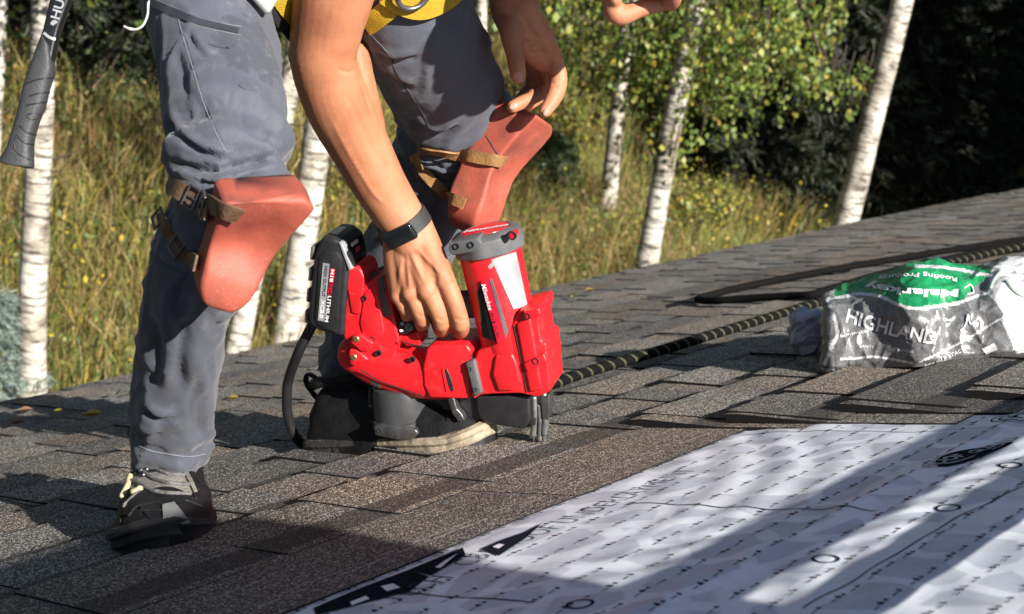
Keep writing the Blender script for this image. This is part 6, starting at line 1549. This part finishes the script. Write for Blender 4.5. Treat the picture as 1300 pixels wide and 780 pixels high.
sh_, sV, sF = hslab([(40, 92), (50, 60), (57, 36), (66, -4), (76, -50), (92, -110), (106, -160)], [(66, 92), (72, 60), (78, 36), (92, -4), (102, -50), (116, -110), (128, -160)], 0.0085, 'shaft', simple('black_shaft', (0.012, 0.013, 0.016), 0.35, 0.3, bump=.1), par=5)
SB = BVHTree.FromPolygons(sV.tolist(), sF)
v, f = text_mesh('HUSKY', 1.0, 0.02); p0 = np.array([70, 24.]); p1 = np.array([87, -32.]); d = nrm(p1 - p0); up = np.array([d[1], -d[0]]); L = np.linalg.norm(p1 - p0)
xs = (v[:, 0] - v[:, 0].min()) / np.ptp(v[:, 0]) * L; ys = (v[:, 1] - v[:, 1].mean()) / np.ptp(v[:, 1]) * 12
mk('lettering', np.array([cast(*(p0 + x * d + y * up), SB, .0006)[0] for x, y in zip(xs, ys)]), f, M_GRY, sh_, smooth=False)
px_ribbon([(66, 32), (69, 27), (72, 30)], 0.004, 'emblem', M_GRY, sh_, SB, .0006, .0004, 6)
px_ribbon([(56, 42), (63, 48), (70, 50)], 0.003, 'collar', M_GRY, sh_, SB, .0006, .0005, 8)
hc = P(120, -185, hz); hl = nrm(cdir((.95, .25, 0))); hu = nrm(cdir((.25, -.95, 0)))
V, Fc = join([bevelled(*boxv(hc, hl * .03, hu * .014, hd * .014), .003), tube([hc + hl * .03, hc + hl * .05], [.012, .014], 6, 20), tube([hc - hl * .025, hc - hl * .06 - hu * .004, hc - hl * .095 - hu * .025], [(.011, .012), (.009, .013), (.002, .012)], 14, 12, ref=hu)])
V, Fc = fuse([(V, Fc)], 0.0016, 2); mk('head', V, Fc, M_STEEL, hm)
V, Fc = tube([P(100, -165, hz - .0), P(150, -150, hz + .02), P(200, -120, hz + .06)], [(.012, .002)] * 3, 14, 8, ref=hd); mk('belt_loop', V, Fc, M_WEBB, person)

# ================================================================== FALLEN LEAVES on the roof
def fleaf(px, py, size, c, ang, label):
    size *= 0.72; c = tuple(np.array(c) * 0.8); b0 = RP(px, py, 0.020); a = AX * math.cos(ang) + AD * math.sin(ang); s = np.cross(AN, a); n = 9; V = []
    for i in range(n):
        t = i / (n - 1); w_ = 0.36 * size * math.sin(math.pi * t) ** 0.8 + 0.0004
        for k_, z in ((-1, .30), (0, 0.0), (1, .22)): V.append(b0 + a * (t - .5) * size + s * w_ * k_ + AN * (size * z * abs(math.sin(math.pi * t)) + 0.1 * size * (t - .5) ** 2 * 4))
    Fc = [(i * 3 + j, i * 3 + j + 1, i * 3 + j + 4, i * 3 + j + 3) for i in range(n - 1) for j in range(2)]
    o = mk('fallen_leaf', np.array(V), Fc, leafmat('leaf_' + label.split()[0] + str(px), False, c, 0.25), loc=b0); tag(o, label, 'leaf', 'fallen leaves on the shingles')
fleaf(116, 529, 0.060, (0.62, 0.36, 0.05), 2.2, 'large orange-yellow leaf curled on the shingles beside the trouser leg'); fleaf(73, 524, 0.036, (0.55, 0.50, 0.06), 2.0, 'small lemon-yellow leaf on the shingles near the eave')
fleaf(32, 523, 0.048, (0.40, 0.22, 0.12), 2.4, 'tan brown leaf on the shingles near the spruce sapling'); fleaf(22, 538, 0.045, (0.32, 0.15, 0.10), 2.5, 'reddish brown leaf at the edge of the shadow on the shingles')
fleaf(148, 501, 0.05, (0.45, 0.36, 0.26), 1.0, 'pale dry leaf at the eave beside the trouser leg'); fleaf(730, 378, 0.05, (0.55, 0.50, 0.10), 0.4, 'yellow leaf on the shingles right of the nailer cylinder')
fleaf(749, 370, 0.05, (0.42, 0.30, 0.10), 2.4, 'brownish yellow leaf by the eave right of the nailer'); fleaf(857, 343, 0.05, (0.55, 0.45, 0.25), 0.8, 'pale leaf at the foot of the drooping birch on the eave')
fleaf(1018, 311, 0.05, (0.55, 0.48, 0.38), 0.6, 'pale leaf on the far shingles before the cream birch'); fleaf(296, 507, 0.035, (0.55, 0.36, 0.06), 1.9, 'small orange leaf on the shingles between the two boots')

# ================================================================== out of frame: casters added up the slope to shade the near roof
gdr = root('shadow_rail', R(1.8, .33), 'two-slat toe-board rail fixed across the upper roof', 'rail')  # made-up rail; its slats cast the two shade bands on the underlayment
M_WOOD = simple('shadow_slat_board', (0.25, 0.18, 0.11), 0.75, var=0.3, vscale=12, bump=0.4)
for w0, w1 in ((.046, .060), (.072, .094)):
    V, Fc = boxv(R(1.80, .33, (w0 + w1) / 2), AX * .90, AD * .009, AN * (w1 - w0) / 2); mk('slat', V, Fc, M_WOOD, gdr, smooth=False)
for u in (2.68, 2.2):
    V, Fc = boxv(R(u, .318, .05), AX * .02, AD * .004, AN * .05); mk('bracket', V, Fc, M_STEEL, gdr, smooth=False)
M_BUN = simple('shadow_bundle_wrap', (0.30, 0.31, 0.30), 0.45, var=0.3, vscale=14, bump=0.3)
for i in range(7):  # added bundle stack whose shadow stands in for the viewer's own
    u = 0.72 + .012 * math.sin(i * 2.1) - .48; w_ = .034 + i * .066
    V, Fc = bevelled(*boxv(R(u, -.78 + .02 * math.sin(i * 1.7), w_), AX * .48, AD * .17, AN * .033), .012, 2)
    o = mk('shadow_bundle', V, Fc, M_BUN, loc=R(u, -.78, w_ - .03)); tag(o, ('bottom', 'second', 'third', 'fourth', 'fifth', 'sixth', 'topmost')[i] + ' wrapped shingle bundle, counted upward, of the stack on the upper roof', 'bundle', 'stack of shingle bundles')
# shade trees right of the house
for i, (x, y, hh_) in enumerate(((13.2, 1.1, 11), (15.4, 1.0, 11), (17.4, 2.4, 12), (19.4, 0.6, 12), (22, 2.2, 13), (25, 1.0, 13), (28, 2.4, 14), (14.6, -1.4, 11))):
    spruce(None, hh_, 2.1, 'large spruce standing beside the house', 60 + i, 3200, 0.02, group='spruces beside the house', base=np.array([x, y, float(ground_z(x, y))]), ns=0.25, wdt=0.12)

src = bpy.data.objects['spruce_tree.020'] if 'spruce_tree.020' in bpy.data.objects else [o for o in bpy.data.objects if o.get('group') == 'spruces beside the house'][0]
for i, (x, y) in enumerate(((-5, 5.5), (-7, 9), (-8.5, 2), (-9, -3), (-4, 14), (1, 16), (6, 17), (11, 17), (16, 15), (21, 13), (26, 12), (20, -6), (24, -9), (-10, -8), (31, 6), (-13, 6))):
    r_ = src.copy(); COL.objects.link(r_); r_.location = (x, y, float(ground_z(x, y))); r_.rotation_euler = (0, 0, i * 1.3); r_.scale = [1.0 + 0.12 * math.sin(i * 2.3)] * 3
    r_['label'] = 'large spruce in the wood around the house'; r_['group'] = 'spruces of the surrounding wood'
    for ch in list(src.children):
        c_ = ch.copy(); COL.objects.link(c_); c_.parent = r_
